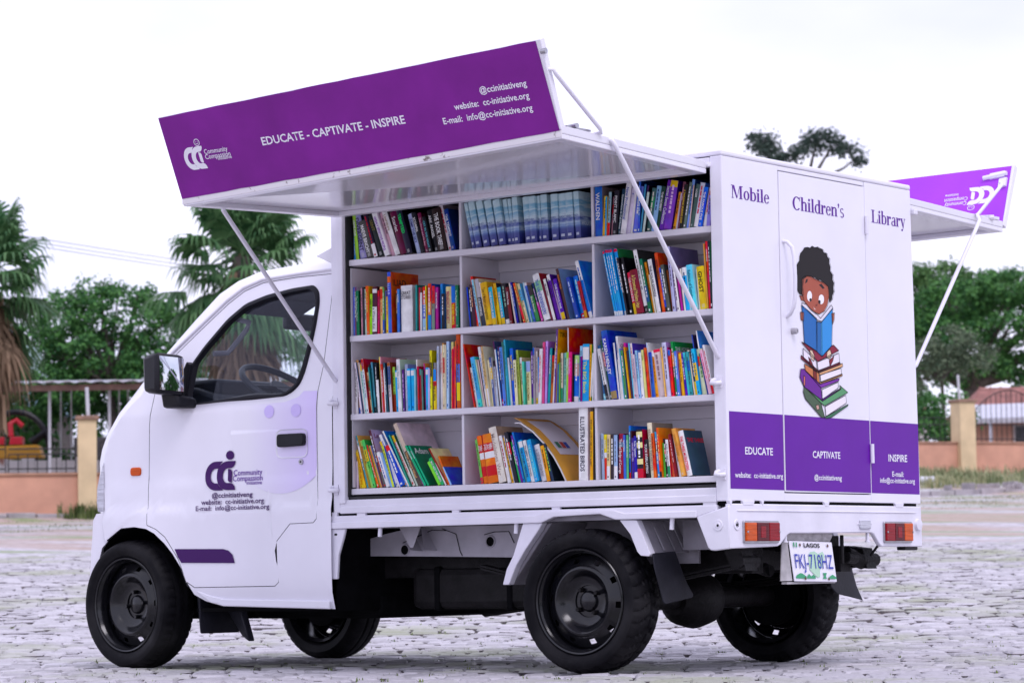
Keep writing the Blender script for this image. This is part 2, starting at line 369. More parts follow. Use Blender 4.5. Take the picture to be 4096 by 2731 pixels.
# ---------------------------------------------------------------- cab
def ytum(z): return max(0., .14*(z-1.05))
def sst(a, b, x):
    t = max(0., min(1., (x-a)/(b-a))); return t*t*(3-2*t)
def yside(x, z):
    y = ytum(z)-.009*(1-sst(.645, .672, z))-.004*(1-sst(.745, .79, z))
    if z < .36: y += 1.6*(.36-z)**2
    if x < -2.92: y += .75*(-2.92-x)**2
    return y
WIN = [(-2.0, 1.537), (-1.97, 1.51), (-1.962, 1.463), (-1.972, 1.37), (-1.991, 1.268), (-2.01, 1.192), (-2.032, 1.141), (-2.069, 1.112), (-2.108, 1.098), (-2.41, 1.092), (-2.642, 1.081), (-2.639, 1.144), (-2.631, 1.197), (-2.623, 1.255), (-2.564, 1.321), (-2.449, 1.426), (-2.357, 1.483), (-2.249, 1.511), (-2.114, 1.53)]
GUT = [(-2.74, 1.305), (-2.589, 1.413), (-2.458, 1.506), (-2.372, 1.553), (-2.271, 1.581), (-2.087, 1.591), (-1.913, 1.597)]
DOOR = [(-1.899, 1.58), (-1.899, 1.461), (-1.912, 1.212), (-1.931, 1.111), (-1.931, .886), (-1.926, .657), (-1.929, .600), (-1.945, .585), (-2.067, .583), (-2.138, .515), (-2.149, .479), (-2.129, .352), (-2.15, .336), (-2.586, .334), (-2.63, .358), (-2.676, .453), (-2.749, .543), (-2.80, .576), (-2.851, .594), (-2.85, .667), (-2.844, 1.009), (-2.84, 1.047), (-2.822, 1.15), (-2.725, 1.297), (-2.584, 1.401), (-2.453, 1.494), (-2.369, 1.541), (-2.27, 1.569), (-2.087, 1.579)]
ARCH = [(-2.531, .278), (-2.59, .305), (-2.622, .349), (-2.658, .413), (-2.706, .473), (-2.752, .517), (-2.81, .559), (-2.856, .579), (-2.923, .588), (-3.004, .584), (-3.065, .561), (-3.116, .531)]
NOSE = [(-3.126, .543), (-3.146, .617), (-3.136, .651), (-3.138, .75), (-3.146, .865), (-3.128, .913), (-3.094, .973), (-3.002, 1.06), (-2.905, 1.135), (-2.82, 1.235)]
OUT = [(-1.8525, .243), (-2.441, .257)]+ARCH+NOSE+GUT+[(-1.8525, 1.598)]
def ray_poly(poly, c, a):
    d = (math.cos(a), math.sin(a)); best = None
    for i in range(len(poly)):
        p, q = poly[i], poly[(i+1) % len(poly)]; ex, ez = q[0]-p[0], q[1]-p[1]; den = d[0]*ez-d[1]*ex
        if abs(den) < 1e-12: continue
        t = ((p[0]-c[0])*ez-(p[1]-c[1])*ex)/den; s = ((p[0]-c[0])*d[1]-(p[1]-c[1])*d[0])/den
        if t > 0 and -1e-9 <= s <= 1+1e-9 and (best is None or t > best): best = t
    return (c[0]+d[0]*best, c[1]+d[1]*best)
def rounded(poly, r=.018, n=3):
    o = []
    for i in range(len(poly)):
        a, b, c = Vector(poly[i-1]), Vector(poly[i]), Vector(poly[(i+1) % len(poly)])
        u, v = a-b, c-b; k = min(r, u.length*.4, v.length*.4)
        p, q = b+u.normalized()*k, b+v.normalized()*k
        for j in range(n+1):
            t = j/n; o.append(tuple((1-t)**2*p+2*t*(1-t)*b+t*t*q))
    return o
def annulus(inner, outer, c, rings, mirror=False, shrink=(0, 0)):
    an = sorted(set([round(math.atan2(q[1]-c[1], q[0]-c[0]), 4) for q in inner+outer]+[round(-math.pi+2*math.pi*i/90, 4) for i in range(90)]))
    an = [a for i, a in enumerate(an) if i == 0 or a-an[i-1] > .004]
    vs = []; n = len(an)
    for k in range(rings+1):
        t = k/rings
        for a in an:
            p = ray_poly(inner, c, a); q = ray_poly(outer, c, a)
            d = Vector((math.cos(a), math.sin(a))); p = Vector(p)+d*shrink[0]; q = Vector(q)+d*shrink[1]
            x, z = p.lerp(q, t); y = yside(x, z); vs.append((x, W-y if mirror else y, z))
    fs = [(k*n+i, k*n+(i+1) % n, (k+1)*n+(i+1) % n, (k+1)*n+i) for k in range(rings) for i in range(n)]
    return vs, fs
WINR = rounded(WIN, .02); CD = (-2.28, 1.2); CB = (-2.35, .95)
NS = NOSE[2:]+GUT+[(-1.8525, 1.598)]
TS = [(-3.245, .651), (-3.25, .75), (-3.258, .865), (-3.24, .925), (-3.205, .985), (-3.13, 1.075), (-3.052, 1.148), (-2.957, 1.238), (-2.857, 1.322), (-2.705, 1.452), (-2.578, 1.55), (-2.473, 1.597), (-2.346, 1.629), (-2.12, 1.643), (-1.96, 1.648), (-1.8525, 1.650)]
def off(i, d):                                             # outward offset of the upper profile
    a = Vector(TS[max(i-1, 0)]); b_ = Vector(TS[min(i+1, len(TS)-1)]); t = (b_-a).normalized(); return Vector((-t.y, t.x))*d
def cab():
    b = MB()
    for mir in (False, True):
        vs, fs = annulus(DOOR, OUT, CB, 10, mir, (.0015, 0)); b.add(vs, fs)
        k = len(NS); rows = []
        Y = lambda y: W-y if mir else y
        for i in range(k):
            n_, t_ = Vector(NS[i]), Vector(TS[i]); y0 = yside(*NS[i])
            c_ = t_+off(i, .045)
            r = [(n_.x, Y(y0), n_.y)]
            for f, g in ((.22, .42), (.5, .76), (.78, .94), (1, 1)):
                p = n_.lerp(t_, g); r.append((p.x, Y(y0+(.16-y0)*f), p.y))
            rows.append(r+[((t_+(c_-t_)*.75).x, Y(.38), (t_+(c_-t_)*.75).y), (c_.x, W/2, c_.y)])
        for i in range(k-1):
            for j in range(6):
                if j >= 4 and 5 < i < 11: continue          # opening of the windscreen
                b.add([rows[i][j], rows[i][j+1], rows[i+1][j+1], rows[i+1][j]], [(0, 1, 2, 3)])
        b.box(-1.858, -1.8535, Y(.03), Y(W/2), .56, 1.62)
    body = tp(b, 'cab_body', WHITE, 40)
    bm = bmesh.new(); bm.from_mesh(body.data); bmesh.ops.remove_doubles(bm, verts=bm.verts, dist=.0004); bmesh.ops.recalc_face_normals(bm, faces=bm.faces); bm.to_mesh(body.data); bm.free()
    # windscreen glass, one curved sheet
    g = MB(); st = []
    for i in range(6, 12):
        t_ = Vector(TS[i]); c_ = off(i, .045)
        st.append([(t_.x+c_.x*q, y, t_.y+c_.y*q) for y, q in ((.16, 0), (.38, .75), (W/2, 1), (W-.38, .75), (W-.16, 0))])
    for i in range(5):
        for j in range(4): g.add([st[i][j], st[i][j+1], st[i+1][j+1], st[i+1][j]], [(0, 1, 2, 3)])
    tp(g, 'windscreen', GLASS, 60)
    # front wheel housings, floor and bulkheads, all dark
    b = MB()
    for mir in (0, 1):
        Y = lambda y: W-y if mir else y
        A = [(-2.531, .278)]+ARCH[1:]+[(-3.149, .505), (-3.163, .463), (-3.193, .401), (-3.205, .34)]
        for i in range(len(A)-1):
            p, q = A[i], A[i+1]; b.add([(p[0], Y(yside(*p)+.012), p[1]-.003), (q[0], Y(yside(*q)+.012), q[1]-.003), (q[0], Y(.33), q[1]), (p[0], Y(.33), p[1])], [(0, 1, 2, 3)])
        b.box(-3.20, -2.53, Y(.33), Y(.335), .25, .60)
    b.box(-2.62, -1.87, .04, W-.04, .235, .25); b.box(-1.875, -1.868, .04, W-.04, .24, .56); b.box(-3.2, -2.5, .33, W-.33, .25, .62); b.box(-3.14, -2.6, .335, W-.335, .2, .25)
    tp(b, 'underfloor', DARK, 0)
    # dark rubber behind the door shut line
    for mir in (0, 1):
        b = MB(); vs, fs = annulus([(x, z) for x, z in DOOR], DOOR, CB, 1, bool(mir), (-.02, .02)); b.add([(x, y+(-.012 if mir else .012), z) for x, y, z in vs], fs); tp(b, 'door_seal', SEAL, 0)
    # lower sill strip standing out under the door
    b = MB(); b.prism([(-1.865, .243), (-2.43, .257), (-2.50, .272), (-2.55, .30), (-2.58, .322), (-2.50, .300), (-2.43, .287), (-1.865, .275)], 'y', -.013, .02); tp(b, 'sill', SILLM, 30, .004)
    # bumper wrapped round the nose
    BP = [(-3.136, .651), (-3.146, .617), (-3.126, .543), (-3.116, .531), (-3.149, .505), (-3.163, .463), (-3.193, .401), (-3.205, .34), (-3.212, .30), (-3.228, .30), (-3.226, .328), (-3.218, .412), (-3.213, .493), (-3.205, .559), (-3.202, .619), (-3.181, .649)]
    b = MB(); n = len(BP); ring = []
    for y, dx in ((.028, 0), (.05, -.02), (.10, -.065), (.20, -.10), (W/2, -.13), (W-.20, -.10), (W-.10, -.065), (W-.05, -.02), (W-.028, 0)):
        ring.append([(x+dx*(1 if i > 7 else 1), y, z) for i, (x, z) in enumerate(BP)])
    vs = [p for r in ring for p in r]
    fs = [(k*n+i, k*n+(i+1) % n, (k+1)*n+(i+1) % n, (k+1)*n+i) for k in range(8) for i in range(n)]+[tuple(range(n)), tuple(8*n+i for i in range(n-1, -1, -1))]
    b.add(vs, fs); tp(b, 'front_bumper', WHITE, 35)
    for mir in (0, 1):                                      # headlamps at the corners
        Y = lambda y: W-y if mir else y
        H = [(-3.146, .865), (-3.158, .823), (-3.176, .757), (-3.178, .697), (-3.172, .658), (-3.139, .657), (-3.142, .768)]
        b = MB(); b.prism(H, 'y', Y(.03), Y(.10)); b.prism([(x-.075, z) for x, z in H], 'y', Y(.10), Y(.34)); tp(b, 'headlamp', CLEAR, 30, .006)
        b = MB(); b.prism(rounded([(-2.952, .836), (-2.892, .836), (-2.892, .801), (-2.952, .801)], .014), 'y', Y(-.006), Y(.012)); tp(b, 'side_marker', AMBER, 30, .003)
cab()
def make_door(mir):
    b = MB(); vs, fs = annulus(WINR, DOOR, CD, 44, mir, (0, -.0015)); b.add(vs, fs)
    d = tp(b, 'door', WHITE, 40)
    b = MB(); vs, fs = annulus(WINR, WINR, CD, 3, mir, (-.022, .006))
    n = len(vs)//4; s = -1 if not mir else 1
    vs = [(x, y+s*(0, .010, .010, 0)[i//n]+s*.001-(s*.012 if i//n == 0 else 0), z) for i, (x, y, z) in enumerate(vs)]
    b.add(vs, fs); o = b.build('window_seal', SEAL, d, 50)
    g = MB(); pts = [ray_poly(WINR, CD, -math.pi+2*math.pi*i/60) for i in range(60)]
    g.add([(CD[0]+(x-CD[0])*.97, (W-ytum(z)-.012) if mir else ytum(z)+.012, CD[1]+(z-CD[1])*.97) for x, z in pts], [tuple(range(60))])
    g.build('window_glass', GLASS, d, 0)
    return d
door = make_door(False); fdoor = make_door(True)
DY = lambda x, z, e=.0012: (x, yside(x, z)-e, z)
b = MB(); b.prism([(-2.69, 1.086), (-2.640, 1.088), (-2.628, 1.15), (-2.612, 1.25), (-2.628, 1.262), (-2.665, 1.205)], 'y', -.006, .03); b.build('mirror_sail', BLACK, door, 0, .004)
b = MB(); b.tube([(x-.004, ytum(z)-.002, z+.003) for x, z in [(-2.80, 1.25)]+GUT+[(-1.856, 1.598)]], .0075, 8); tp(b, 'drip_rail', WHITE, 60)
# door handle, lock and recess
b = MB(); b.prism(rounded([(-2.128, .943), (-1.988, .943), (-1.988, .893), (-2.128, .890)], .014), 'y', -.022, .004); b.build('door_handle', BLACK, door, 30, .004)
b = MB()
for s_, y_ in ((1, 0), (.93, 1)):
    b.add([DY(-2.062+(x+2.062)*s_, .905+(z-.905)*s_, .004 if y_ == 0 else .0015) for x, z in rounded([(-2.146, .962), (-1.978, .962), (-1.978, .846), (-2.146, .846)], .03)], [])
n_ = len(b.v)//2; b.f = [(i, (i+1) % n_, (i+1) % n_+n_, i+n_) for i in range(n_)]; b.m = [0]*n_
b.build('handle_recess', WHITE, door, 0)
b = MB(); b.lathe([(0, -.006), (.011, -.006), (.012, 0)], 20, (-2.014, 0, .829)); b.lathe([(0, -.0075), (.004, -.0075), (.004, -.004)], 10, (-2.014, 0, .829), mi=1); b.build('door_lock', [CHROME, BLACK], door, 30)
# printed lilac disc that fades in towards the rear of the door
def lilac_fade():
    M = bpy.data.materials.new('lilac_fade_print'); M.use_nodes = True; t = M.node_tree; b_ = t.nodes['Principled BSDF']; setp(b_, 'Roughness', .3); setp(b_, 'Coat Weight', .35); setp(b_, 'Coat Roughness', .06)
    tcn = t.nodes.new('ShaderNodeTexCoord'); sx = t.nodes.new('ShaderNodeSeparateXYZ'); t.links.new(tcn.outputs['Object'], sx.inputs[0])
    mr = t.nodes.new('ShaderNodeMapRange'); mr.inputs[1].default_value = -2.30; mr.inputs[2].default_value = -1.93; t.links.new(sx.outputs[0], mr.inputs[0])
    r = t.nodes.new('ShaderNodeValToRGB'); r.color_ramp.elements[0].color = (.80, .78, .86, 1); r.color_ramp.elements[1].color = (.68, .57, .92, 1); t.links.new(mr.outputs[0], r.inputs[0]); t.links.new(r.outputs[0], b_.inputs['Base Color']); return M
FADE = lilac_fade()
def on_door(name, poly, m_, lift=.0032):
    """fills a polygon with a fine grid so that it follows the door's curve"""
    bm = bmesh.new(); vs = [bm.verts.new((x, 0, z)) for x, z in poly]; bm.faces.new(vs)
    zs = sorted(set([.60+.012*i for i in range(45)]))
    for z in zs: bmesh.ops.bisect_plane(bm, geom=bm.verts[:]+bm.edges[:]+bm.faces[:], plane_co=(0, 0, z), plane_no=(0, 0, 1))
    for v in bm.verts: v.co.y = yside(v.co.x, v.co.z)-lift
    me = bpy.data.meshes.new(name); bmesh.ops.triangulate(bm, faces=bm.faces); bm.to_mesh(me); bm.free(); me.materials.append(m_)
    me.shade_smooth()
    o = bpy.data.objects.new(name, me); col.objects.link(o); o.parent = door; return o
arc = [(x, z) for x, z in circle(-2.12, .96, .27, .255, 40, math.pi*1.0, math.pi*1.80)]
dc = [(-1.932, 1.115), (-2.005, 1.115), (-2.03, 1.085), (-2.08, 1.06), (-2.30, 1.045), (-2.39, 1.0)]
on_door('lilac_disc', [(x, z) for x, z in arc if x < -1.934]+[(-1.934, arc[-1][1])]+[(-1.934, 1.11), (-2.005, 1.112), (-2.03, 1.09), (-2.10, 1.072), (-2.36, 1.066)], FADE, .0012)
on_door('lilac_dot', circle(-2.181, 1.037, .026, .026), LILAC); on_door('lilac_dot', circle(-2.039, 1.036, .026, .026), LILAC)
on_door('purple_bar', [(-2.692, .493), (-2.425, .489), (-2.395, .482), (-2.373, .465), (-2.361, .431), (-2.655, .436), (-2.675, .46)], PDARK)
# the double-C and i emblem in a unit square: x 0..1, y 0..1 (without the head)
def logo_polys():
    def c_shape(x0, x1, xi, tip):
        n = 18; o = []
        ym = .5
        o += [(x1, 1.0)]
        o += [(x0+.46*(1-math.sin(a)), ym+.5*math.cos(a)) for a in [math.pi*i/n for i in range(n+1)]]
        o += [(x1, .0)]
        return o
    P = []
    def ring(cx, rx, rxi, xe, t_top, flare):
        o = []; n = 20
        for i in range(n+1):
            a = math.pi/2+math.pi*i/n; o.append((cx+rx*math.cos(a), .5+.5*math.sin(a)))
        inn = []
        for i in range(n+1):
            a = math.pi*1.5-math.pi*i/n; inn.append((cx+rxi*math.cos(a), .5+.255*math.sin(a)))
        return o, inn
    def strip(o, i):
        k = len(o)
        return [[o[j], o[j+1], i[k-2-j], i[k-1-j]] for j in range(k-1)]
    o, i = ring(.36, .36, .18, 0, 0, 0); P += strip(o, i)
    P.append([(.36, 1), (.36, .755), (.44, .755), (.52, .93), (.59, 1)]); P.append([(.36, .245), (.36, 0), (.59, 0), (.59, .04), (.46, .16), (.43, .245)])
    o, i = ring(.745, .365, .165, 0, 0, 0); P += strip(o, i)
    P.append([(.745, 1), (.745, .755), (.86, .755), (.93, .80), (.98, .88), (1, 1)]); P.append([(.745, .245), (.745, 0), (1, 0), (.98, .12), (.93, .20), (.86, .245)])
    P.append([(.75, .73), (.75, .34), (.79, .28), (.89, .255), (.89, .62), (.86, .69), (.80, .73)])
    return P
LOGO = logo_polys()
def logo(name, parent, m_, Pf, head='solid', m2=None):
    b = MB()
    for i, pl in enumerate(LOGO): b.add([Pf(x, y) for x, y in pl], [tuple(range(len(pl)))])
    if head == 'solid': b.add([Pf(*q) for q in circle(.82, 1.20, .135, .135*1.15)], [tuple(range(24))])
    else:
        o = circle(.82, 1.17, .14, .14*1.15); i = circle(.82, 1.17, .115, .115*1.15)
        for k in range(24): b.add([Pf(*o[k]), Pf(*o[(k+1) % 24]), Pf(*i[(k+1) % 24]), Pf(*i[k])], [(0, 1, 2, 3)])
        for ex in (.78, .86): b.add([Pf(*q) for q in circle(ex, 1.21, .014, .016, 10)], [tuple(range(10))])
        s1 = circle(.82, 1.17, .075, .08, 10, math.pi*1.1, math.pi*1.9); s2 = circle(.82, 1.175, .06, .062, 10, math.pi*1.1, math.pi*1.9)
        for k in range(9): b.add([Pf(*s1[k]), Pf(*s1[k+1]), Pf(*s2[k+1]), Pf(*s2[k])], [(0, 1, 2, 3)])
    o = b.build(name, m_, None, 0, recalc=False)
    if parent is truck: part(o)
    else: o.parent = parent
    return o
logo('door_emblem', door, PDARK, lambda x, y: DY(-2.53+.167*x, .727+.118*y, .0035))
T3 = dict(right=(1, 0, 0), upv=(0, 0, 1))
text('emblem_name', 'Community', door, PTEXT, DY(-2.375, .785, .003), height=.024, width=.155, bold=.008, **T3)
text('emblem_name', 'Compassion', door, PTEXT, DY(-2.377, .762, .003), height=.024, width=.16, bold=.008, **T3)
text('emblem_name', 'initiative', door, PTEXT, DY(-2.302, .7465, .003), height=.016, width=.083, bold=.008, **T3)
text('door_lettering', '@ccinitiativeng', door, PDARK, DY(-2.491, .6975, .004), height=.021, width=.222, bold=.017, **T3)
text('door_lettering', 'website:  cc-initiative.org', door, PDARK, DY(-2.548, .671, .006), height=.021, width=.341, bold=.017, **T3)
text('door_lettering', 'E-mail:  info@cc-initiative.org', door, PDARK, (-2.573, yside(-2.4, .64)-.003, .6465), height=.020, width=.399, bold=.017, **T3)
# mirror on its arm
b = MB(); b.hexa([(-2.74, -.150, 1.135), (-2.640, -.170, 1.125), (-2.588, -.054, 1.115), (-2.70, -.045, 1.12), (-2.745, -.150, 1.285), (-2.640, -.170, 1.297), (-2.588, -.054, 1.285), (-2.70, -.045, 1.28)]); mirror = tp(b, 'side_mirror', BLACK, 30, .018)
b = MB(); K_ = 9; vs = []
for i in range(K_):
    for j in range(K_):
        a, c = 2*i/(K_-1)-1, 2*j/(K_-1)-1; p_ = Vector((-2.611, -.113, 1.207))+Vector((.0225, .047, -.004))*a+Vector((-.001, 0, .069))*c; p_ += Vector((.0, .0, 0))+Vector((.07, -.034, 0))*c*.02*0+Vector((.9, -.436, 0))*(.0042*(1-.5*a*a-.5*c*c)-.001); vs.append(p_)
b.add(vs, [(i*K_+j, (i+1)*K_+j, (i+1)*K_+j+1, i*K_+j+1) for i in range(K_-1) for j in range(K_-1)]); b.build('mirror_glass', MIRR, mirror, 80, recalc=False)
b = MB(); b.hexa([(-2.70, -.075, 1.07), (-2.60, -.075, 1.07), (-2.58, .012, 1.068), (-2.70, .012, 1.07), (-2.70, -.09, 1.135), (-2.615, -.09, 1.13), (-2.585, .012, 1.11), (-2.70, .012, 1.12)]); b.build('mirror_arm', BLACK, mirror, 30, .012)
# cab interior
b = MB(); b.prism([(-3.12, 1.12), (-3.06, 1.165), (-2.90, 1.185), (-2.72, 1.165), (-2.60, 1.13), (-2.56, 1.05), (-2.60, .80), (-3.1, .80)], 'y', .14, W-.14); b.box(-2.82, -2.62, .18, .55, 1.12, 1.20)
tp(b, 'dashboard', INTER, 30, .02)
b = MB(); cen = Vector((-2.43, .36, 1.155)); ax = Vector((.55, 0, .83)).normalized(); e1 = Vector((0, 1, 0)); e2 = ax.cross(e1)
b.tube([cen+(e1*math.cos(t)+e2*math.sin(t))*.18 for t in [2*math.pi*i/40 for i in range(41)]], .0135, 10, caps=False); b.tube([cen+e1*.17, cen-e1*.17], .012, 8); b.tube([cen, cen-ax*.28], .03, 10); b.tube([cen-ax*.02, cen+ax*.01], .05, 16)
tp(b, 'steering_wheel', INTER, 50)
for y0 in (.14, .76):
    b = MB(); b.hexa([(-2.30, y0, .55), (-1.95, y0, .55), (-1.95, y0+.48, .55), (-2.30, y0+.48, .55), (-2.32, y0, .72), (-1.97, y0, .70), (-1.97, y0+.48, .70), (-2.32, y0+.48, .72)]); b.hexa([(-2.04, y0, .70), (-1.93, y0, .70), (-1.93, y0+.48, .70), (-2.04, y0+.48, .70), (-1.94, y0+.03, 1.12), (-1.89, y0+.03, 1.12), (-1.89, y0+.45, 1.12), (-1.94, y0+.45, 1.12)]); tp(b, 'seat', INTER, 30, .03)
b = MB(); b.hexa([(-2.46, .2, 1.535), (-1.89, .2, 1.59), (-1.89, W-.2, 1.59), (-2.46, W-.2, 1.535), (-2.46, .2, 1.55), (-1.89, .2, 1.60), (-1.89, W-.2, 1.60), (-2.46, W-.2, 1.55)]); tp(b, 'headliner', LINER, 30, .005)
b = MB(); b.hexa([(-2.56, .22, 1.47), (-2.44, .22, 1.525), (-2.44, .62, 1.525), (-2.56, .62, 1.47), (-2.57, .22, 1.485), (-2.45, .22, 1.54), (-2.45, .62, 1.54), (-2.57, .62, 1.485)]); tp(b, 'sun_visor', LINER, 30, .006)
b = MB(); b.box(-2.60, -2.56, .56, .82, 1.425, 1.495); im = tp(b, 'rear_view_mirror', BLACK, 30, .012); b = MB(); b.tube([(-2.60, .69, 1.49), (-2.57, .69, 1.55)], .009, 8); b.build('mirror_stalk', LINER, im, 40)
b = MB(); b.slab((-2.56, .60, 1.505), (-2.53, .60, 1.50), (-2.535, .60, 1.545), (-2.565, .60, 1.55), (0, .003, 0)); tp(b, 'warning_tag', mat('tag_yellow', (.65, .36, .08), .6), 0)
b = MB(); b.tube([(-2.47, .13, 1.435), (-2.455, .19, 1.425), (-2.48, .20, 1.395), (-2.56, .20, 1.325), (-2.575, .19, 1.305), (-2.60, .13, 1.30)], .011, 8); tp(b, 'grab_handle', mat('grab_grey', (.30, .29, .34), .5), 50)
# ---------------------------------------------------------------- wheels
def make_wheel(name, treads):
    wv = empty(name)
    b = MB(); n = 176
    prof = [(.196, .012), (.203, .002), (.212, -.002), (.222, -.006), (.236, -.008), (.249, -.004), (.258, .006), (.264, .018), (.2675, .032), (.2690, .046), (.2690, .052), (.2695, .066), (.2695, .072), (.2695, .088), (.2695, .094), (.2690, .108), (.2690, .114), (.2675, .128), (.264, .142), (.256, .156), (.236, .168), (.205, .160), (.196, .15)]
    def groove(i, j):
        if i < 6 or i > 19: return 0
        if i in (10, 12, 14, 16) and treads == 'rib': return .006 if i in (10, 14) else 0
        if treads == 'rib': return .0045 if (j % 4 == 0 and i in (7, 8, 9, 17, 18, 19)) else 0
        k = (j+abs(i-13)*.55) % 5
        return .007 if k < 1.25 and i != 13 else (.005 if i == 13 else 0)
    b.lathe(prof, n, rfun=groove)
    t = b.build('tyre', TYRE, wv, 28)
    b = MB()
    b.lathe([(.196, .014), (.198, .004), (.1945, .0), (.189, .003), (.1865, .012), (.182, .016), (.178, .030), (.1765, .062), (.176, .150), (.190, .160)], 72)
    b.lathe([(.1765, .060), (.170, .052)], 72)
    seg = 80; ri = [(.170, .052), (.160, .046), (.143, .036), (.134, .030)]
    vs = [(r*math.cos(2*math.pi*j/seg), a, r*math.sin(2*math.pi*j/seg)) for r, a in ri for j in range(seg)]
    fs = []
    for i in range(3):
        for j in range(seg):
            if i == 1 and j % 8 in (3, 4): continue      # ventilation slots
            fs.append((i*seg+j, i*seg+(j+1) % seg, (i+1)*seg+(j+1) % seg, (i+1)*seg+j))
    b.add(vs, fs)
    b.lathe([(.134, .030), (.127, .0235), (.120, .022), (.112, .027), (.100, .045), (.086, .060), (.066, .064), (.060, .064), (.058, .070), (.040, .070), (.036, .060), (.030, .055), (0, .053)], 56)
    rim = b.build('rim', RIM, wv, 40)
    b = MB(); b.lathe([(0, .072), (.112, .072), (.118, .078), (.118, .14), (0, .14)], 32); b.build('brake_drum', DARK, wv, 30)
    for k in range(4):
        a = math.pi/4+k*math.pi/2+.25; c = (.052*math.cos(a), 0, .052*math.sin(a)); b = MB(); b.lathe([(0, .048), (.0075, .048), (.0085, .052), (.0095, .066)], 6, c)
        b.build('wheel_nut', GREASE if treads != 'rib' else RIM, wv, 20)
    return wv
wr = make_wheel('wheel', 'chevron'); wf = make_wheel('wheel', 'rib')
def place_wheel(wv, loc, rz, sx=0):
    part(wv); wv.location = loc; wv.rotation_euler = (0, sx, rz); return wv
place_wheel(wr, (-.648, -.028, .266), 0, .4); place_wheel(wf, (-2.985, -.006, .266), -R(5.5), .9)
def add_wheel(src, loc, rz, spin):
    c = src.copy(); col.objects.link(c)
    for ch in src.children:
        k = ch.copy(); col.objects.link(k); k.parent = c
    place_wheel(c, loc, rz, spin)
add_wheel(wr, (-.648, W+.028, .266), math.pi, 1.1); add_wheel(wf, (-2.985, W+.006, .266), math.pi-R(5.5), .3)
# ---------------------------------------------------------------- chassis and running gear
b = MB()
for y0 in (.34, W-.42): b.box(-2.6, -.12, y0, y0+.08, .36, .46)
for x0 in (-1.9, -1.2, -.35): b.box(x0, x0+.06, .415, W-.415, .37, .45)
tp(b, 'frame_rail', GREASE, 0, .004)
b = MB()                                                    # inner side panel under the bed with its round openings
PX = [(-1.99, .452), (-1.93, .506), (-1.80, .535), (-1.65, .560), (-.98, .560), (-.98, .43), (-1.28, .438), (-1.60, .445)]
b.prism(PX, 'y', .25, .262); side_panel = tp(b, 'under_panel', GREYP, 0)
for cx, cz, r in ((-1.69, .472, .019), (-1.262, .498, .019)):
    b = MB(); b.lathe([(r, -.004), (r+.004, -.006), (r+.007, .0)], 28, (cx, .25, cz)); b.add([(cx+r*math.cos(t), .2485, cz+r*math.sin(t)) for t in [2*math.pi*i/28 for i in range(28)]], [tuple(range(28))], 1); b.build('round_opening', [GREYP, DARK], side_panel, 40)
b = MB(); b.add([(-1.655, .249, .562), (-1.615, .17, .562), (-1.60, .17, .47), (-1.60, .249, .465)], [(0, 1, 2, 3)]); b.add([(-1.585, .249, .562), (-1.545, .17, .562), (-1.53, .17, .47), (-1.525, .249, .465)], [(0, 1, 2, 3)]); b.add([(-1.655, .17, .562), (-1.545, .17, .562), (-1.585, .17, .48), (-1.60, .17, .48)], [(0, 1, 2, 3)])
b.build('gusset', GREYP, side_panel, 0)
for P_ in ([(-1.70, .248, .50), (-1.62, .247, .525), (-1.55, .247, .548), (-1.48, .247, .545)], [(-1.50, .247, .553), (-1.43, .247, .53), (-1.41, .247, .46), (-1.40, .247, .445)], [(-1.29, .247, .525), (-1.24, .247, .535), (-1.17, .247, .535), (-1.145, .247, .49)]): b = MB(); b.tube(P_, .0016, 6); b.build('brake_line', DARK, side_panel, 50)
b = MB(); b.box(-1.72, -1.10, .32, .72, .235, .40); tk = tp(b, 'fuel_tank', GREASE, 0, .03)
for x0 in (-1.60, -1.24): b = MB(); b.box(x0, x0+.03, .314, .726, .229, .405); b.build('tank_strap', DARK, tk, 0, .01)
b = MB(); b.tube([(-2.5, .95, .26), (-1.9, 1.0, .25), (-1.4, 1.0, .33)], .024, 12); b.tube([(-1.85, .98, .25), (-1.50, 1.0, .29)], .06, 14); tp(b, 'silencer', GREASE, 50)
b = MB(); b.box(-2.55, -1.85, .30, W-.30, .20, .30); tp(b, 'gearbox', DARK, 0, .03)
b = MB(); b.tube([(-.648, .12, .266), (-.648, W-.12, .266)], .042, 16); b.lathe([(0, -.14), (.06, -.135), (.10, -.08), (.115, 0), (.10, .08), (.06, .135), (0, .14)], 24, (-.648, .74, .262)); b.tube([(-.648, .74, .29), (-1.6, .72, .33)], .03, 10)
tp(b, 'rear_axle', GREASE, 40)
for y0 in (.23, W-.29):
    b = MB()
    pts = lambda z0: [(-1.30, y0, .40+z0), (-1.0, y0, .335+z0), (-.72, y0, .315+z0), (-.40, y0, .345+z0), (-.13, y0, .39+z0)]
    for k in range(3):
        P = pts(-.011*k); P = P[k//2:len(P)-k//2] if k < 2 else P[1:-1]
        for q, r_ in zip(P[:-1], P[1:]): b.hexa([(q[0], y0, q[2]), (r_[0], y0, r_[2]), (r_[0], y0+.05, r_[2]), (q[0], y0+.05, q[2]), (q[0], y0, q[2]+.008), (r_[0], y0, r_[2]+.008), (r_[0], y0+.05, r_[2]+.008), (q[0], y0+.05, q[2]+.008)])
    b.hexa([(-.17, y0-.012, .46), (-.09, y0-.012, .45), (-.09, y0+.062, .45), (-.17, y0+.062, .46), (-.13, y0-.012, .375), (-.07, y0-.012, .37), (-.07, y0+.062, .37), (-.13, y0+.062, .375)]); b.tube([(-.10, y0-.02, .405), (-.10, y0+.10, .405)], .026, 14)
    tp(b, 'leaf_spring', GREASE, 20)
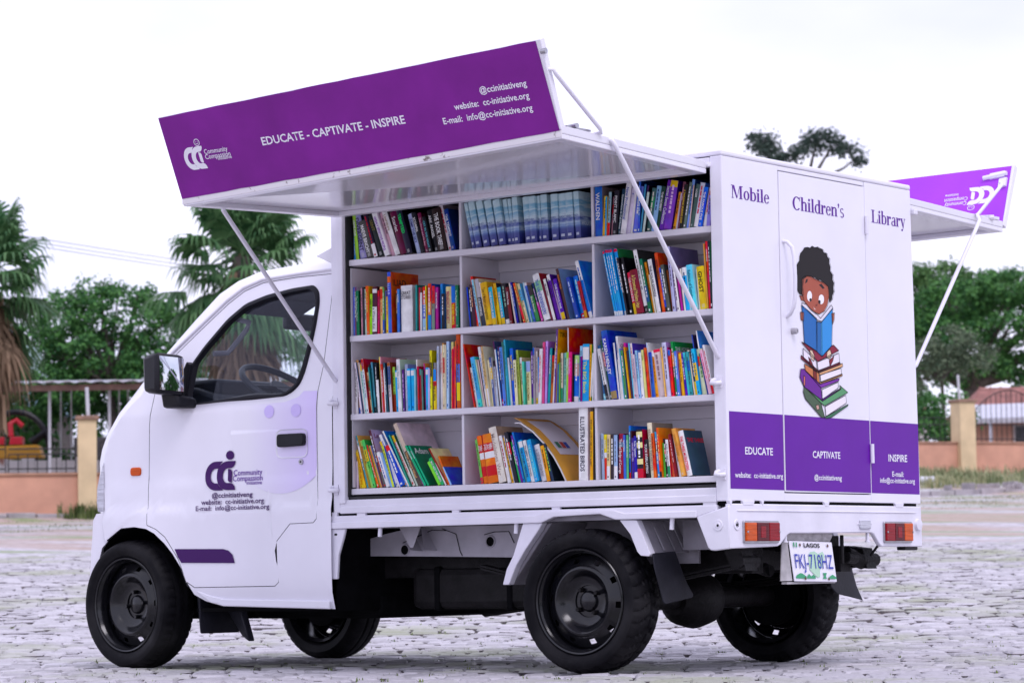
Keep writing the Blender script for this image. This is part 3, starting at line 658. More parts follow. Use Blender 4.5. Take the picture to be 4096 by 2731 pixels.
b = MB(); b.tube([(-1.4, 1.0, .33), (-.95, .95, .40), (-.55, .80, .435), (-.15, .505, .368)], .024, 14); b.add([(-.15+.001, .505+.019*math.cos(t), .368+.019*math.sin(t)) for t in [2*math.pi*i/14 for i in range(14)]], [tuple(range(14))], 1); tp(b, 'exhaust_pipe', [GREASE, DARK], 50)
b = MB(); b.box(-.30, -.17, .78, 1.06, .44, .50); b.tube([(-.12, 1.02, .43), (-.10, 1.12, .395)], .03, 12); b.tube([(-.05, 1.20, .49), (-.06, 1.11, .42)], .006, 6); b.tube([(-.10, .99, .415), (-.10, 1.06, .41)], .022, 10); b.tube([(-.04, .86, .50), (-.04, .86, .39)], .008, 8); tp(b, 'rear_crossmember', GREASE, 30, .004)
# mud flaps
def flap(name, poly, th, axis_x, parent=None):
    b = MB(); n = len(poly)
    b.add([(axis_x+dx, y, z) for y, z, dx in poly]+[(axis_x+dx-th, y, z) for y, z, dx in poly], [tuple(range(n)), tuple(range(2*n-1, n-1, -1))]+[(i, i+n, (i+1) % n+n, (i+1) % n) for i in range(n)]); return tp(b, name, FLAP, 20, .004)
flap('mud_flap', [(.008, .438, 0), (.155, .446, 0), (.205, .34, .01), (.248, .285, .015), (.243, .274, .015), (.062, .252, .015), (.048, .262, .015), (.015, .39, 0)], .006, -.335)
flap('mud_flap', [(1.25, .44, 0), (1.42, .44, 0), (1.445, .36, 0), (1.475, .30, 0), (1.505, .242, .01), (1.40, .258, .01), (1.30, .272, .01), (1.27, .30, 0)], .006, -.335)
b = MB(); b.hexa([(-2.645, .06, .345), (-2.60, .03, .345), (-2.58, .27, .30), (-2.62, .27, .33), (-2.62, .06, .145), (-2.60, .035, .145), (-2.575, .25, .145), (-2.60, .25, .145)]); b.hexa([(-2.575, .16, .25), (-2.44, .10, .245), (-2.43, .13, .245), (-2.56, .20, .25), (-2.48, .16, .13), (-2.395, .10, .112), (-2.385, .13, .112), (-2.47, .20, .13)]); tp(b, 'mud_flap', FLAP, 20, .006)
# ---------------------------------------------------------------- bed: rails, legs, rear panel
def rail_poly():
    return [(-1.874, .609), (-.05, .609), (-.05, .588), (-.134, .566), (-.49, .566), (-.56, .589), (-.77, .583), (-.83, .562), (-1.874, .560)]
for mir in (0, 1):
    Y = lambda y: W-y if mir else y
    b = MB(); b.prism(rail_poly(), 'y', Y(-.002), Y(.03)); rail = tp(b, 'bed_rail', WBED, 0, .005)
    b = MB(); b.prism([(-1.876, .584), (-.86, .588), (-.80, .603), (-.50, .601), (-.45, .588), (-.134, .590), (-.134, .564), (-.49, .5645), (-.56, .587), (-.77, .581), (-.83, .560), (-1.876, .558)], 'y', Y(-.0085), Y(-.001)); b.build('pressed_edge', WBED, rail, 0, .0045)
    b = MB(); b.box(-1.86, -.02, Y(.012), Y(.05), .605, .625); b.build('rail_gap', DARK, rail, 0)
    for x0, x1 in ((-1.86, -1.832), (-1.731, -1.688), (-1.258, -1.223), (-.785, -.747), (-.11, -.055)): b = MB(); b.box(x0, x1, Y(.0), Y(.02), .606, .624); b.build('rail_bridge', WBED, rail, 0, .002)
    for x0 in (-1.621, -.958, -.251):
        b = MB(); b.tube([(x0, Y(.012), .565), (x0-.002, Y(.010), .523)], .0085, 12); b.build('rope_peg', WBED, rail, 50)
b = MB(); b.box(-1.874, -.01, .03, W-.03, .575, .602); tp(b, 'bed_floor', GREYW, 0)
for mir in (0, 1):
    Y = lambda y: W-y if mir else y
    b = MB(); b.prism([(-.92, .561), (-.828, .560), (-.85, .53), (-.915, .455), (-.955, .40), (-.99, .33), (-1.02, .33), (-1.0, .39), (-.968, .44)], 'y', Y(.0), Y(.035)); b.hexa([(-.86, Y(.035), .56), (-.81, Y(.035), .56), (-.80, Y(.26), .56), (-.85, Y(.26), .56), (-1.01, Y(.035), .33), (-1.0, Y(.035), .33), (-.99, Y(.26), .33), (-1.0, Y(.26), .33)], 1); tp(b, 'fender_leg', [WBED, GREYW], 0, .005)
    b = MB(); b.prism([(-.477, .563), (-.401, .561), (-.372, .50), (-.343, .436), (-.35, .428), (-.385, .431), (-.40, .445), (-.43, .51)], 'y', Y(.0), Y(.035))
    b.hexa([(-.405, Y(.035), .56), (-.40, Y(.035), .56), (-.40, Y(.28), .56), (-.405, Y(.28), .56), (-.352, Y(.035), .44), (-.345, Y(.035), .44), (-.345, Y(.28), .44), (-.352, Y(.28), .44)], 1)
    for yy in (.09, .16, .22): b.hexa([(-.398, Y(yy), .555), (-.394, Y(yy), .555), (-.394, Y(yy+.018), .555), (-.398, Y(yy+.018), .555), (-.346, Y(yy), .45), (-.340, Y(yy), .45), (-.340, Y(yy+.018), .45), (-.346, Y(yy+.018), .45)], 1)
    tp(b, 'fender_leg', [WBED, GREYW], 0, .004)
    b = MB(); b.box(-.99, -.30, Y(.26), Y(.27), .40, .575); b.box(-.99, -.30, Y(.03), Y(.27), .565, .575); tp(b, 'inner_wheel_arch', GREYW, 0)
b = MB(); b.prism([(-1.872, .558), (-1.79, .558), (-1.80, .525), (-1.827, .454), (-1.835, .36), (-1.872, .36)], 'y', .0, .014); br = tp(b, 'bed_bracket', WBED, 0, .004)
b = MB(); b.prism(rounded([(-1.846, .540), (-1.832, .540), (-1.832, .532), (-1.846, .532)], .004), 'y', -.001, .005); b.build('bracket_hole', DARK, br, 0)
b = MB(); b.box(-.33, -.14, .20, .21, .45, .56); tp(b, 'rear_under_panel', GREYW, 0)
# rear panel with its lamp recesses, cut away in the middle for the plate
RB = [(.0, .612), (1.409, .612), (1.412, .453), (1.09, .455), (1.073, .463), (1.03, .503), (1.012, .508), (.41, .505), (.392, .498), (.345, .465), (.325, .458), (.262, .456), (.0, .450)]
b = MB(); b.prism(RB, 'x', -.015, .004); b.prism([(-.135, .566), (-.0, .604), (.0045, .604), (.0045, .450), (-.06, .444), (-.077, .446), (-.088, .455)], 'y', -.006, .012)
rp = tp(b, 'rear_panel', WBED, 25, .005)
b = MB(); b.box(.002, .0075, .05, 1.36, .585, .589); b.build('pressed_crease', WBED, rp, 0, .002)
b = MB(); b.lathe([(.021, -.0065), (.019, -.009), (.010, -.0085), (.009, -.012), (0, -.012)], 24, (-.042, .0, .535)); b.lathe([(0, -.0128), (.005, -.0128)], 12, (-.040, 0, .534), mi=1); b.build('panel_lock', [WBED, BLACK], rp, 30)
b = MB(); b.lathe([(.020, .0045), (.018, .0075), (.010, .007)], 22, (0, .045, .536), 'x'); b.box(.004, .0078, .041, .050, .531, .540, 1); b.build('panel_socket', [WBED, BLACK], rp, 30)
b = MB(); b.lathe([(.024, .004), (.022, .016), (.010, .017), (0, .017)], 20, (0, 1.372, .540), 'x'); b.build('panel_bolt', WBED, rp, 30)
def tail_lamp(y0, y1, z0, z1, amber_first):
    b = MB(); b.prism(rounded([(y0, z0), (y1, z0), (y1, z1), (y0, z1)], .008), 'x', .003, .012); l = tp(b, 'tail_lamp', CHROME, 20, .002)
    wd = y1-y0; cuts = [(0, .31, AMBER), (.31, .68, DRED), (.68, 1, RED)] if amber_first else [(0, .32, RED), (.32, .68, DRED), (.68, 1, AMBER)]
    for a, c, m_ in cuts:
        b = MB(); b.box(.008, .020, y0+.006+(wd-.012)*a, y0+.006+(wd-.012)*c-.001, z0+.007, z1-.007); b.build('lamp_lens', m_, l, 0, .003)
        for k in range(7):
            pass
    b = MB(); b.box(.019, .0208, y0+.006+(wd-.012)*.42, y0+.006+(wd-.012)*.56, z0+.02, z1-.02); b.build('inner_lens', RED, l, 0)
    for yy in (y0+.012, y1-.012): b = MB(); b.lathe([(.0045, .019), (.004, .0225), (0, .023)], 10, (0, yy, (z0+z1)/2), 'x'); b.build('lamp_screw', CHROME, l, 30)
tail_lamp(.083, .324, .470, .551, True); tail_lamp(1.099, 1.320, .469, .552, False)
b = MB(); b.box(.003, .012, .918, .998, .522, .557); rv = tp(b, 'reversing_lamp', CLEAR, 20, .004)
for yy in (.91, 1.006): b = MB(); b.lathe([(.004, .004), (.0035, .009), (0, .009)], 8, (0, yy, .542), 'x'); b.build('lamp_screw', WBED, rv, 30)
# number plate with its crumpled backing
b = MB(); b.slab((-.012, .430, .478), (-.012, .738, .472), (.002, .747, .322), (.002, .440, .328), (-.005, 0, 0)); plate = tp(b, 'number_plate', WPRINT, 20, .003)
pu = Vector((-.014, -.007, .152)).normalized(); pr = Vector((0, .308, -.006)).normalized(); pn = pr.cross(pu).normalized()
pn = pn if pn.x > 0 else -pn
P0 = Vector((.0025, .440, .3275))+pn*.0015
PP = lambda x, y, k=0: P0+pr*x+pu*y+pn*(.0004*k)
GRN = mat('plate_green', (.03, .33, .14), .5); PGRN = mat('plate_pale_green', (.45, .68, .50), .5); PBLU = mat('plate_blue', (.03, .05, .40), .5)
for k_, q_ in enumerate([([(.115, .045), (.14, .03), (.165, .015), (.185, .02), (.19, .045), (.215, .06), (.235, .10), (.225, .115), (.19, .105), (.165, .115), (.135, .112), (.118, .10)], 1), ([(.010, .012), (.085, .012), (.085, .02), (.06, .03), (.045, .032), (.02, .025), (.010, .018)], 0), ([(.085, .012), (.15, .012), (.15, .02), (.135, .027), (.12, .02), (.105, .03), (.09, .02)], 0), ([(.20, .012), (.23, .012), (.225, .022), (.235, .034), (.205, .034), (.213, .022)], 0), ([(.24, .012), (.30, .012), (.30, .018), (.275, .028), (.255, .022)], 0), ([(.016, .128), (.024, .128), (.024, .146), (.016, .146)], 0), ([(.034, .128), (.042, .128), (.042, .146), (.034, .146)], 0)]): flat('plate_print', [q_], [GRN, PGRN], plate, lambda x, y, k=0, e=k_: PP(x, y, e))
text('plate_state', 'LAGOS', plate, BPRINT, PP(.092, .129, 3), pr, pu, .016, .115, .03)
text('plate_number', 'FKJ-718HZ', plate, PBLU, PP(.016, .050, 4), pr, pu, .056, .272, .002)
for yy, zz in ((.065, .137), (.265, .137), (.075, .012), (.245, .012)):
    b = MB(); b.add([PP(yy+.006*math.cos(t), zz+.006*math.sin(t), 4) for t in [2*math.pi*i/12 for i in range(12)]], [tuple(range(12))]); b.build('plate_screw', mat('rusty_screw', (.12, .05, .03), .7), plate, 0)
b = MB(); vs = []; rq = random.Random(2)
for i in range(9):
    for j in range(4): vs.append((-.02+rq.uniform(-.006, .008)-.004*j, .405+i*.043, .512-j*.016))
b.add(vs, [(i*4+j, i*4+j+1, (i+1)*4+j+1, (i+1)*4+j) for i in range(8) for j in range(3)]); b.slab((-.03, .41, .48), (-.02, .43, .48), (-.005, .435, .33), (-.03, .395, .33), (-.004, 0, 0)); b.box(-.03, -.008, .40, .75, .318, .326); b.build('plate_backing', mat('crumpled_sheet', (.45, .43, .44), .6, .2, 30), plate, 0)
for yy in (.395, 1.0):
    b = MB(); b.tube([(-.008, yy, .512), (-.008, yy, .475)], .007, 10); b.lathe([(.011, .472), (.011, .476), (.006, .478)], 12, (-.008, yy, 0), 'z'); tp(b, 'tailgate_stop', WBED, 40)
b = MB(); b.box(-.05, -.01, 1.30, 1.40, .44, .455); tp(b, 'corner_stop', RUBBER, 0, .004)
# ---------------------------------------------------------------- the box body
ZT, ZB = 1.892, .621
b = MB(); b.hexa([(-1.851, -.001, 1.868), (.001, -.001, 1.872), (.001, W-.010, 1.872), (-1.851, W-.010, 1.868), (-1.851, .01, 1.885), (.001, -.001, 1.892), (.001, W-.012, 1.892), (-1.851, W-.02, 1.885)]); tp(b, 'box_roof', WHITE, 0, .006)
b = MB(); b.box(-1.85, -1.82, 0.001, W-.001, ZB, 1.868); tp(b, 'box_front_wall', WHITE, 0, .004)
b = MB()                                                    # near-side frame: posts and rails round the opening
b.box(-1.8495, -1.815, -.0005, .05, ZB, 1.867); b.box(-1.815, -1.782, -.010, .05, ZB+.035, 1.80); b.box(-.052, -.0005, -.0005, .05, ZB, 1.871); b.box(-1.815, -.052, -.001, .05, ZB, .671); b.box(-1.815, -.052, -.004, .05, ZB-.004, .645); b.box(-1.815, -.052, .0, .05, 1.845, 1.868); b.box(-1.80, -.045, -.012, .02, 1.832, 1.847)
tp(b, 'box_frame', WBED, 0, .004)
b = MB(); b.box(-1.782, -.052, .012, .05, .671, .683); b.box(-1.783, -1.776, .008, .05, .683, 1.80); tp(b, 'opening_seal', RUBBER, 0)
b = MB(); b.box(-1.85, -.0235, W-.05, W-.012, ZB, .672); b.box(-1.85, -1.79, W-.05, W-.002, ZB, 1.868); b.box(-.052, -.0235, W-.05, W-.002, ZB, 1.871); b.box(-1.8, -.05, W-.05, W-.012, 1.845, 1.868); b.box(-1.8, -.05, W-.06, W-.05, .67, 1.85); tp(b, 'box_far_side', WBED, 0, .004)
# rear wall: two fixed leaves, header and the door between them
XR = -.0225
def rear_leaf(name, y0, y1, z0, z1, x1=0.0, parent=None, taper=0):
    b = MB(); b.hexa([(XR, y0, z0), (x1, y0, z0), (x1, y1, z0), (XR, y1, z0), (XR, y0, z1), (x1, y0, z1), (x1, y1-taper, z1), (XR, y1-taper, z1)]); return tp(b, name, WHITE, 0, .0025)
rl = rear_leaf('rear_wall', .0, .386, ZB+.002, 1.8705); rear_leaf('rear_header', .386, 1.022, 1.854, 1.8705, -.001); rfar = rear_leaf('rear_wall', 1.026, W+.01, ZB+.002, 1.8705, 0, None, .024)
rear_leaf('rear_sill', .386, 1.026, ZB+.002, .654, -.0008)
rdoor = rear_leaf('rear_door', .390, 1.0215, .6575, 1.8505, .0015)
b = MB(); b.box(-.03, -.012, .02, W-.02, .63, 1.87); tp(b, 'rear_door_frame', DARK, 0)
b = MB(); b.box(-.04, -.004, .03, W-.02, .612, .6225); tp(b, 'rear_wall_gap', DARK, 0)
for y0, y1 in ((.085, .17), (.215, .235), (.66, .70), (1.20, 1.27), (-.003, .02)):
    b = MB(); b.prism([(y0, .6235), (y1, .6235), (y1-.008, .606), (y0+.008, .606)], 'x', -.01, .0055); tp(b, 'mounting_tab', WBED, 0, .002)
RX = lambda e: lambda y, z, k=0: (e+.00025*k, y, z)
for leaf, y0, y1, x_ in ((rl, .015, .384, .0006), (rdoor, .3925, 1.0195, .0021), (rfar, 1.028, 1.406, .0006)):
    f = lambda y: .9445-.0055*(y/1.4)
    flat('purple_band', [([(y0, .6655-.006*(y0/1.4)), (y1, .6655-.006*(y1/1.4)), (y1, f(y1)), (y0, f(y0))], 0)], [PURPR], leaf, RX(x_))
Y3 = dict(right=(0, 1, 0), upv=(0, 0, 1))
text('band_word', 'EDUCATE', rl, WPRINT, (.0014, .117, .7915), height=.0275, width=.191, bold=.018, **Y3)
text('band_address', 'website:  cc-initiative.org', rl, WPRINT, (.0014, .045, .7065), height=.020, width=.330, bold=.017, **Y3)
text('band_word', 'CAPTIVATE', rdoor, WPRINT, (.0029, .588, .7885), height=.0265, width=.203, bold=.018, **Y3)
text('band_address', '@ccinitiativeng', rdoor, WPRINT, (.0029, .596, .706), height=.020, width=.202, bold=.017, **Y3)
text('band_word', 'INSPIRE', rfar, WPRINT, (.0014, 1.162, .7865), height=.0285, width=.149, bold=.018, **Y3)
text('band_address', 'E-mail:', rfar, WPRINT, (.0014, 1.189, .7275), height=.021, width=.091, bold=.017, **Y3)
text('band_address', 'info@cc-initiative.org', rfar, WPRINT, (.0014, 1.093, .7025), height=.020, width=.275, bold=.017, **Y3)
# seriffed purple title across the rear, drawn letter by letter (units: cap height = 1)
def glyphs():
    G = {}; st, th, sf = .19, .05, .045
    def rect(x0, x1, y0, y1): return [(x0, y0), (x1, y0), (x1, y1), (x0, y1)]
    def serif(xc, y, w_): return rect(xc-w_, xc+w_, y, y+sf)
    def ring(cx, cy, rx, ry, tx, ty, a0=0, a1=360, n=24):
        o = []
        for i in range(n):
            p = [R(a0+(a1-a0)*i/n), R(a0+(a1-a0)*(i+1)/n)]
            o.append([(cx+rx*math.cos(p[0]), cy+ry*math.sin(p[0])), (cx+rx*math.cos(p[1]), cy+ry*math.sin(p[1])), (cx+(rx-tx)*math.cos(p[1]), cy+(ry-ty)*math.sin(p[1])), (cx+(rx-tx)*math.cos(p[0]), cy+(ry-ty)*math.sin(p[0]))])
        return o
    X = .70
    stem = lambda x, y0, y1: rect(x, x+st, y0, y1)
    G['M'] = (1.30, [rect(.12, .12+th*1.3, 0, 1), stem(.93, 0, 1), [(.10, 1), (.33, 1), (.66, .08), (.58, .0)], [(.62, .06), (.66, .10), (.95, 1.0), (.90, 1.0)], serif(.15, 0, .12), serif(1.02, 0, .19), rect(0, .22, 1-sf, 1), rect(.9, 1.24, 1-sf, 1)])
    G['o'] = (.66, ring(.33, .34, .31, .36, .17, .05)); G['b'] = (.74, [stem(.08, 0, 1.03), rect(.0, .1, 1.03-sf, 1.03)]+ring(.40, .34, .31, .36, .17, .06, -120, 125))
    G['d'] = (.74, [stem(.47, 0, 1.03), rect(.38, .5, 1.03-sf, 1.03), rect(.6, .74, 0, sf)]+ring(.34, .34, .31, .36, .17, .06, 55, 300))
    G['i'] = (.40, [stem(.10, 0, X), serif(.2, 0, .19), rect(.01, .12, X-sf, X), circle(.195, .90, .10, .11, 14)])
    G['l'] = (.40, [stem(.10, 0, 1.03), serif(.2, 0, .19), rect(.01, .12, 1.03-sf, 1.03)])
    G['e'] = (.60, ring(.31, .34, .29, .36, .15, .05, 15, 325)+[rect(.16, .58, .36, .42)])
    G['C'] = (.94, ring(.50, .5, .47, .52, .21, .06, 45, 315)+[[(.80, 1.0), (.86, 1.0), (.86, .66), (.80, .72)]])
    G['h'] = (.78, [stem(.08, 0, 1.03), stem(.50, 0, .52), rect(0, .1, 1.03-sf, 1.03), serif(.17, 0, .17), serif(.6, 0, .17)]+ring(.42, .48, .27, .23, .13, .09, 0, 150))
    G['n'] = (.78, [stem(.08, 0, X), stem(.50, 0, .52), rect(0, .1, X-sf, X), serif(.17, 0, .17), serif(.6, 0, .17)]+ring(.42, .48, .27, .23, .13, .09, 0, 150))
    G['r'] = (.58, [stem(.08, 0, X), rect(0, .1, X-sf, X), serif(.17, 0, .17), circle(.47, .60, .10, .10, 14), [(.25, .5), (.28, .46), (.42, .70), (.36, .70)]])
    G["'"] = (.28, [circle(.12, .93, .10, .10, 14), [(.14, .90), (.22, .92), (.16, .72), (.05, .66)]])
    G['s'] = (.52, ring(.25, .52, .21, .19, .10, .06, 30, 270)+ring(.25, .18, .22, .20, .11, .06, -150, 90))
    G['L'] = (.86, [stem(.14, 0, 1), rect(0, .46, 1-sf, 1), rect(0, .80, 0, sf), [(.70, 0), (.80, 0), (.84, .32), (.80, .32)]])
    G['a'] = (.64, [stem(.38, 0, .5), rect(.5, .64, 0, sf)]+ring(.34, .48, .23, .22, .12, .06, 0, 160)+ring(.27, .18, .24, .20, .13, .05, 60, 320))
    G['y'] = (.70, [[(.03, X), (.24, X), (.44, .02), (.36, -.08)], [(.60, X), (.55, X), (.28, -.20), (.33, -.20)], rect(0, .30, X-sf, X), rect(.46, .68, X-sf, X), circle(.21, -.22, .10, .08, 14)])
    return G
GL = glyphs()
def serif_text(name, s, leaf, y0, z0, x_, h, width):
    tot = sum(GL[c][0] for c in s); k = width/tot; b = MB(); x = 0; i = 0
    for c in s:
        for pl in GL[c][1]:
            i += 1; b.add([(x_+.00003*(i % 9), y0+(x+q[0])*k, z0+q[1]*h) for q in pl], [tuple(range(len(pl)))])
        x += GL[c][0]
    b.build(name, PTEXT, leaf, 0, recalc=False)
serif_text('rear_title', 'Mobile', rl, .060, 1.7215, .0008, .0475, .262); serif_text('rear_title', "Children's", rdoor, .483, 1.7155, .0023, .050, .382); serif_text('rear_title', 'Library', rfar, 1.075, 1.7165, .0008, .050, .272)
# handle, lock, hinges
b = MB(); b.tube([(.0, .412, 1.590), (.018, .414, 1.586), (.036, .418, 1.566), (.042, .421, 1.53), (.044, .422, 1.45), (.042, .422, 1.38), (.036, .422, 1.345), (.018, .424, 1.318), (.0, .426, 1.308)], .0075, 10); b.build('rear_handle', WBED, rdoor, 50)
b = MB(); b.lathe([(0, .022), (.010, .022), (.0115, .019), (.012, .0)], 18, (.0015, .4625, 1.257), 'x'); b.box(.0225, .0242, .4615, .4635, 1.253, 1.261, 1); b.build('rear_lock', [mat('zinc_grey', (.38, .36, .40), .4), BLACK], rdoor, 30)
for z0, z1 in ((1.665, 1.735), (.776, .850)):
    b = MB(); b.tube([(.009, 1.024, z0), (.009, 1.024, z1)], .008, 12); b.build('door_hinge', WBED, rdoor, 50)
# hook catches on the posts
for x0, z0 in ((-.030, 1.048), (-.020, .718), (-1.829, 1.055), (-1.831, .712)):
    b = MB(); b.tube([(x0-.014, -.004, z0+.010), (x0-.018, -.018, z0+.006), (x0-.016, -.026, z0-.002), (x0+.006, -.026, z0-.004), (x0+.016, -.012, z0-.002)], .009, 10); b.box(x0-.010, x0+.012, -.008, .0, z0-.02, z0+.02); tp(b, 'hook_catch', WBED, 40)
# ---------------------------------------------------------------- shelves
ZS = [1.6215, 1.3196, 1.0092, .7145]
for z in ZS: b = MB(); b.box(-1.776, -.054, .022, .286, z-.024, z); tp(b, 'shelf', SHELFW, 0, .003)
b = MB(); b.box(-1.776, -.054, .286, .292, .68, 1.60); bw = tp(b, 'shelf_back', SHELFW, 0)
b = MB(); b.box(-1.776, -.054, .30, .31, 1.60, 1.84); b.box(-1.776, -.054, .03, .31, 1.836, 1.845); tp(b, 'top_bay_back', mat('top_bay_dark', (.018, .014, .026), .8), 0)  # near-black sheets behind and above the top row
b = MB(); b.box(-1.7755, -1.770, .03, .2855, .72, 1.59); tp(b, 'shelf_end', SHELFW, 0); b = MB(); b.box(-.062, -.0545, .03, .2855, .72, 1.82); tp(b, 'shelf_end', SHELFW, 0)
for xd in (-1.229, -.603):
    for z0, z1 in ((1.622, 1.812), (1.32, 1.5965), (1.0095, 1.2945), (.715, .9845)):
        b = MB(); b.box(xd-.006, xd+.006, .040, .286, z0, z1); tp(b, 'shelf_divider', SHELFW, 0, .002)
for z in ZS[:3]:
    b = MB(); b.box(-1.770, -.062, .276, .2862, z-.072, z-.0245); tp(b, 'shelf_batten', SHELFW, 0, .002)
# ---------------------------------------------------------------- the raised flaps
def flap_set(hR, hL, oR, oL, tR, tL, sgn, purple, near):
    hR, hL, oR, oL, tR, tL = map(Vector, (hR, hL, oR, oL, tR, tL)); upv = Vector((0, 0, .028))
    b = MB(); b.slab(hL, hR, oR, oL, upv, 0); fl = tp(b, 'raised_flap', [GLOSSW], 0, .003)
    b = MB(); dn = Vector((0, 0, -.018)); e = .045
    L = lambda a, c, t: a.lerp(c, t)
    dep = (oR-hR).length; wid = (hR-hL).length
    def bar(a, b_, c, d): b.slab(a, b_, c, d, dn)
    s = e/dep; q = e/wid; g_ = Vector((0, 0, -.0005))
    bar(hL+g_, hR+g_, L(hR, oR, s)+g_, L(hL, oL, s)+g_); bar(L(hL, oL, 1-s)+g_, L(hR, oR, 1-s)+g_, oR+g_, oL+g_)
    i0, i1, o0, o1 = L(hL, oL, s)+g_, L(hR, oR, s)+g_, L(hL, oL, 1-s)+g_, L(hR, oR, 1-s)+g_
    bar(i0, L(i0, i1, q), L(o0, o1, q), o0); bar(L(i0, i1, 1-q), i1, o1, L(o0, o1, 1-q))
    b.build('flap_frame', WHITE, fl, 0, .003)
    n_ = (oR-oL).cross(tR-oR).normalized(); n_ = n_ if n_.y*sgn > 0 else -n_
    gap = (tR-oR).normalized()*.012
    b = MB(); b.slab(oL+gap, oR+gap, tR, tL, -n_*.028); fa = tp(b, 'fascia_panel', WHITE, 0, .003)
    return fl, fa, n_
hR, hL, oR, oL, tR, tL = (-.058, -.012, 1.826), (-1.79, -.03, 1.806), (-.055, -.914, 1.857), (-1.785, -.926, 1.772), (-.052, -1.034, 2.163), (-1.80, -1.045, 2.075)
fl, fa, nn = flap_set(hR, hL, oR, oL, tR, tL, -1, PURP, True)
b = MB(); b.slab(Vector(oL)+Vector((-.002, -.003, -.012)), Vector(oR)+Vector((0, -.003, -.012)), Vector(oR)+Vector((0, -.003, .010)), Vector(oL)+Vector((-.002, -.003, .010)), (0, .006, 0)); b.build('flap_edge_strip', RUST, fl, 0)
oRv, oLv, tRv, tLv = map(Vector, (oR, oL, tR, tL)); FX = (oRv-oLv).normalized(); FV = (tRv-oRv); FV = (FV-FX*FV.dot(FX)); FHT = FV.length; FV.normalize(); FL = (oRv-oLv).length
FP = lambda x, y, k=0: oLv+FX*x+FV*y+nn*(.0012+.0003*k)
rq = random.Random(9)
edge = [(-.001, .010)]+[(FL*i/24, .010+rq.uniform(-.002, .001)) for i in range(1, 24)]+[(FL-.004, .011), (FL-.002, FHT-.003)]
tl = ((tLv-oLv).dot(FX), (tLv-oLv).dot(FV))
edge += [(FL*(1-i/24)+tl[0]*i/24, (FHT-.002)*(1-i/24)+(tl[1]-.002)*i/24+rq.uniform(-.001, .0015)) for i in range(1, 24)]+[(tl[0]+.002, tl[1]-.003)]
flat('purple_sheet', [(edge, 0)], [PURP], fa, FP)
FB = lambda x, y, k=0: oLv+FX*x+FV*y-nn*(.0295+.0003*k)
flat('purple_sheet', [([(q[0], q[1]) for q in edge[::-1]], 0)], [PURP], fa, FB)
text('fascia_slogan', 'EDUCATE - CAPTIVATE - INSPIRE', fa, WPRINT, FP(.450, .151, 2), FX*1.0+FV*-.028, FV, .031, .656, .018)
for s_, x0, y0, wd in (('@ccinitiativeng', 1.450, .186, .198), ('website:  cc-initiative.org', 1.327, .146, .318), ('E-mail:  info@cc-initiative.org', 1.265, .104, .380)):
    text('fascia_address', s_, fa, WPRINT, FP(x0, y0, 2), FX*1.0+FV*-.025, FV, .0235, wd, .017)
sk = lambda x, y: FP(.068+.098*x, .110+.086*y-.004*x, 2)
logo('fascia_emblem', fa, WPRINT, sk, 'face')
for s_, x0, y0, h_, wd in (('Community', .170, .159, .019, .113), ('Compassion', .168, .1395, .019, .122), ('initiative', .226, .1285, .013, .066)):
    text('emblem_name', s_, fa, WPRINT, FP(x0, y0, 2), FX+FV*-.03, FV, h_, wd, .008)
# far side flap and fascia
hR2, hL2, oR2, oL2, tR2, tL2 = (-.03, W+.002, 1.822), (-1.80, W+.002, 1.80), (-.022, 2.225, 1.792), (-1.80, 2.225, 1.760), (-.020, 2.345, 2.072), (-1.80, 2.345, 2.04)
fl2, fa2, nf = flap_set(hR2, hL2, oR2, oL2, tR2, tL2, -1, PURPF, False)
oRv2, oLv2, tRv2 = map(Vector, (oR2, oL2, tR2)); GX = (oLv2-oRv2).normalized(); GV = (tRv2-oRv2); GV = GV-GX*GV.dot(GX); GH = GV.length; GV.normalize(); GLn = (oRv2-oLv2).length
GP = lambda x, y, k=0: oRv2+GX*x+GV*y+nf*(.0012+.0003*k)
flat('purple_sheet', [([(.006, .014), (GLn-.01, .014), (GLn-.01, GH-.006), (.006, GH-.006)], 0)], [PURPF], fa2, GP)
logo('fascia_emblem', fa2, WPRINT, lambda x, y: GP(.068+.125*x, .214-.084*y, 2), 'face')
for s_, x0, y0, h_, wd in (('Community', .196, .150, .020, .106), ('Compassion', .194, .172, .020, .112), ('initiative', .242, .193, .014, .064)):
    text('emblem_name', s_, fa2, WPRINT, GP(x0, y0, 2), GX, -GV, h_, wd, .008)
b = MB()
for x0, y0 in ((.03, .262),): b.tube([GP(x0-.01, y0, 20), GP(x0+.10, y0-.012, 20)], .010, 10); b.slab(GP(x0, y0-.014, 0), GP(x0+.07, y0-.02, 0), GP(x0+.07, y0+.006, 0), GP(x0, y0+.012, 0), nf*.010)
b.slab(GP(.015, .20, 0), GP(.05, .195, 0), GP(.05, .235, 0), GP(.015, .24, 0), nf*.012)
b.build('slide_bolt', WBED, fa2, 30)
b = MB(); b.tube([(-.015, 2.13, 1.826), (-.09, 2.08, 1.825)], .012, 10); b.box(-.13, -.06, 1.95, 2.07, 1.822, 1.838); b.box(-.07, -.02, 2.10, 2.19, 1.822, 1.834); b.build('slide_bolt', WBED, fl2, 30)
b = MB(); b.box(-.02, .012, W-.005, W+.025, 1.775, 1.795); tp(b, 'flap_latch', WBED, 0, .003)
def stay(name, pts, r=.0085): b = MB(); b.tube(pts, r, 10); return tp(b, name, WBED, 60)
stay('flap_stay', [(-.068, -.630, 1.868), (-.048, -.625, 1.862), (-.043, -.617, 1.848), (-.041, -.56, 1.785), (-.030, -.012, 1.150), (-.03, -.008, 1.142), (-.032, .004, 1.140)])
stay('flap_stay', [(-1.79, -.694, 1.775), (-1.80, -.69, 1.762), (-1.828, -.012, 1.150), (-1.829, .002, 1.142)])
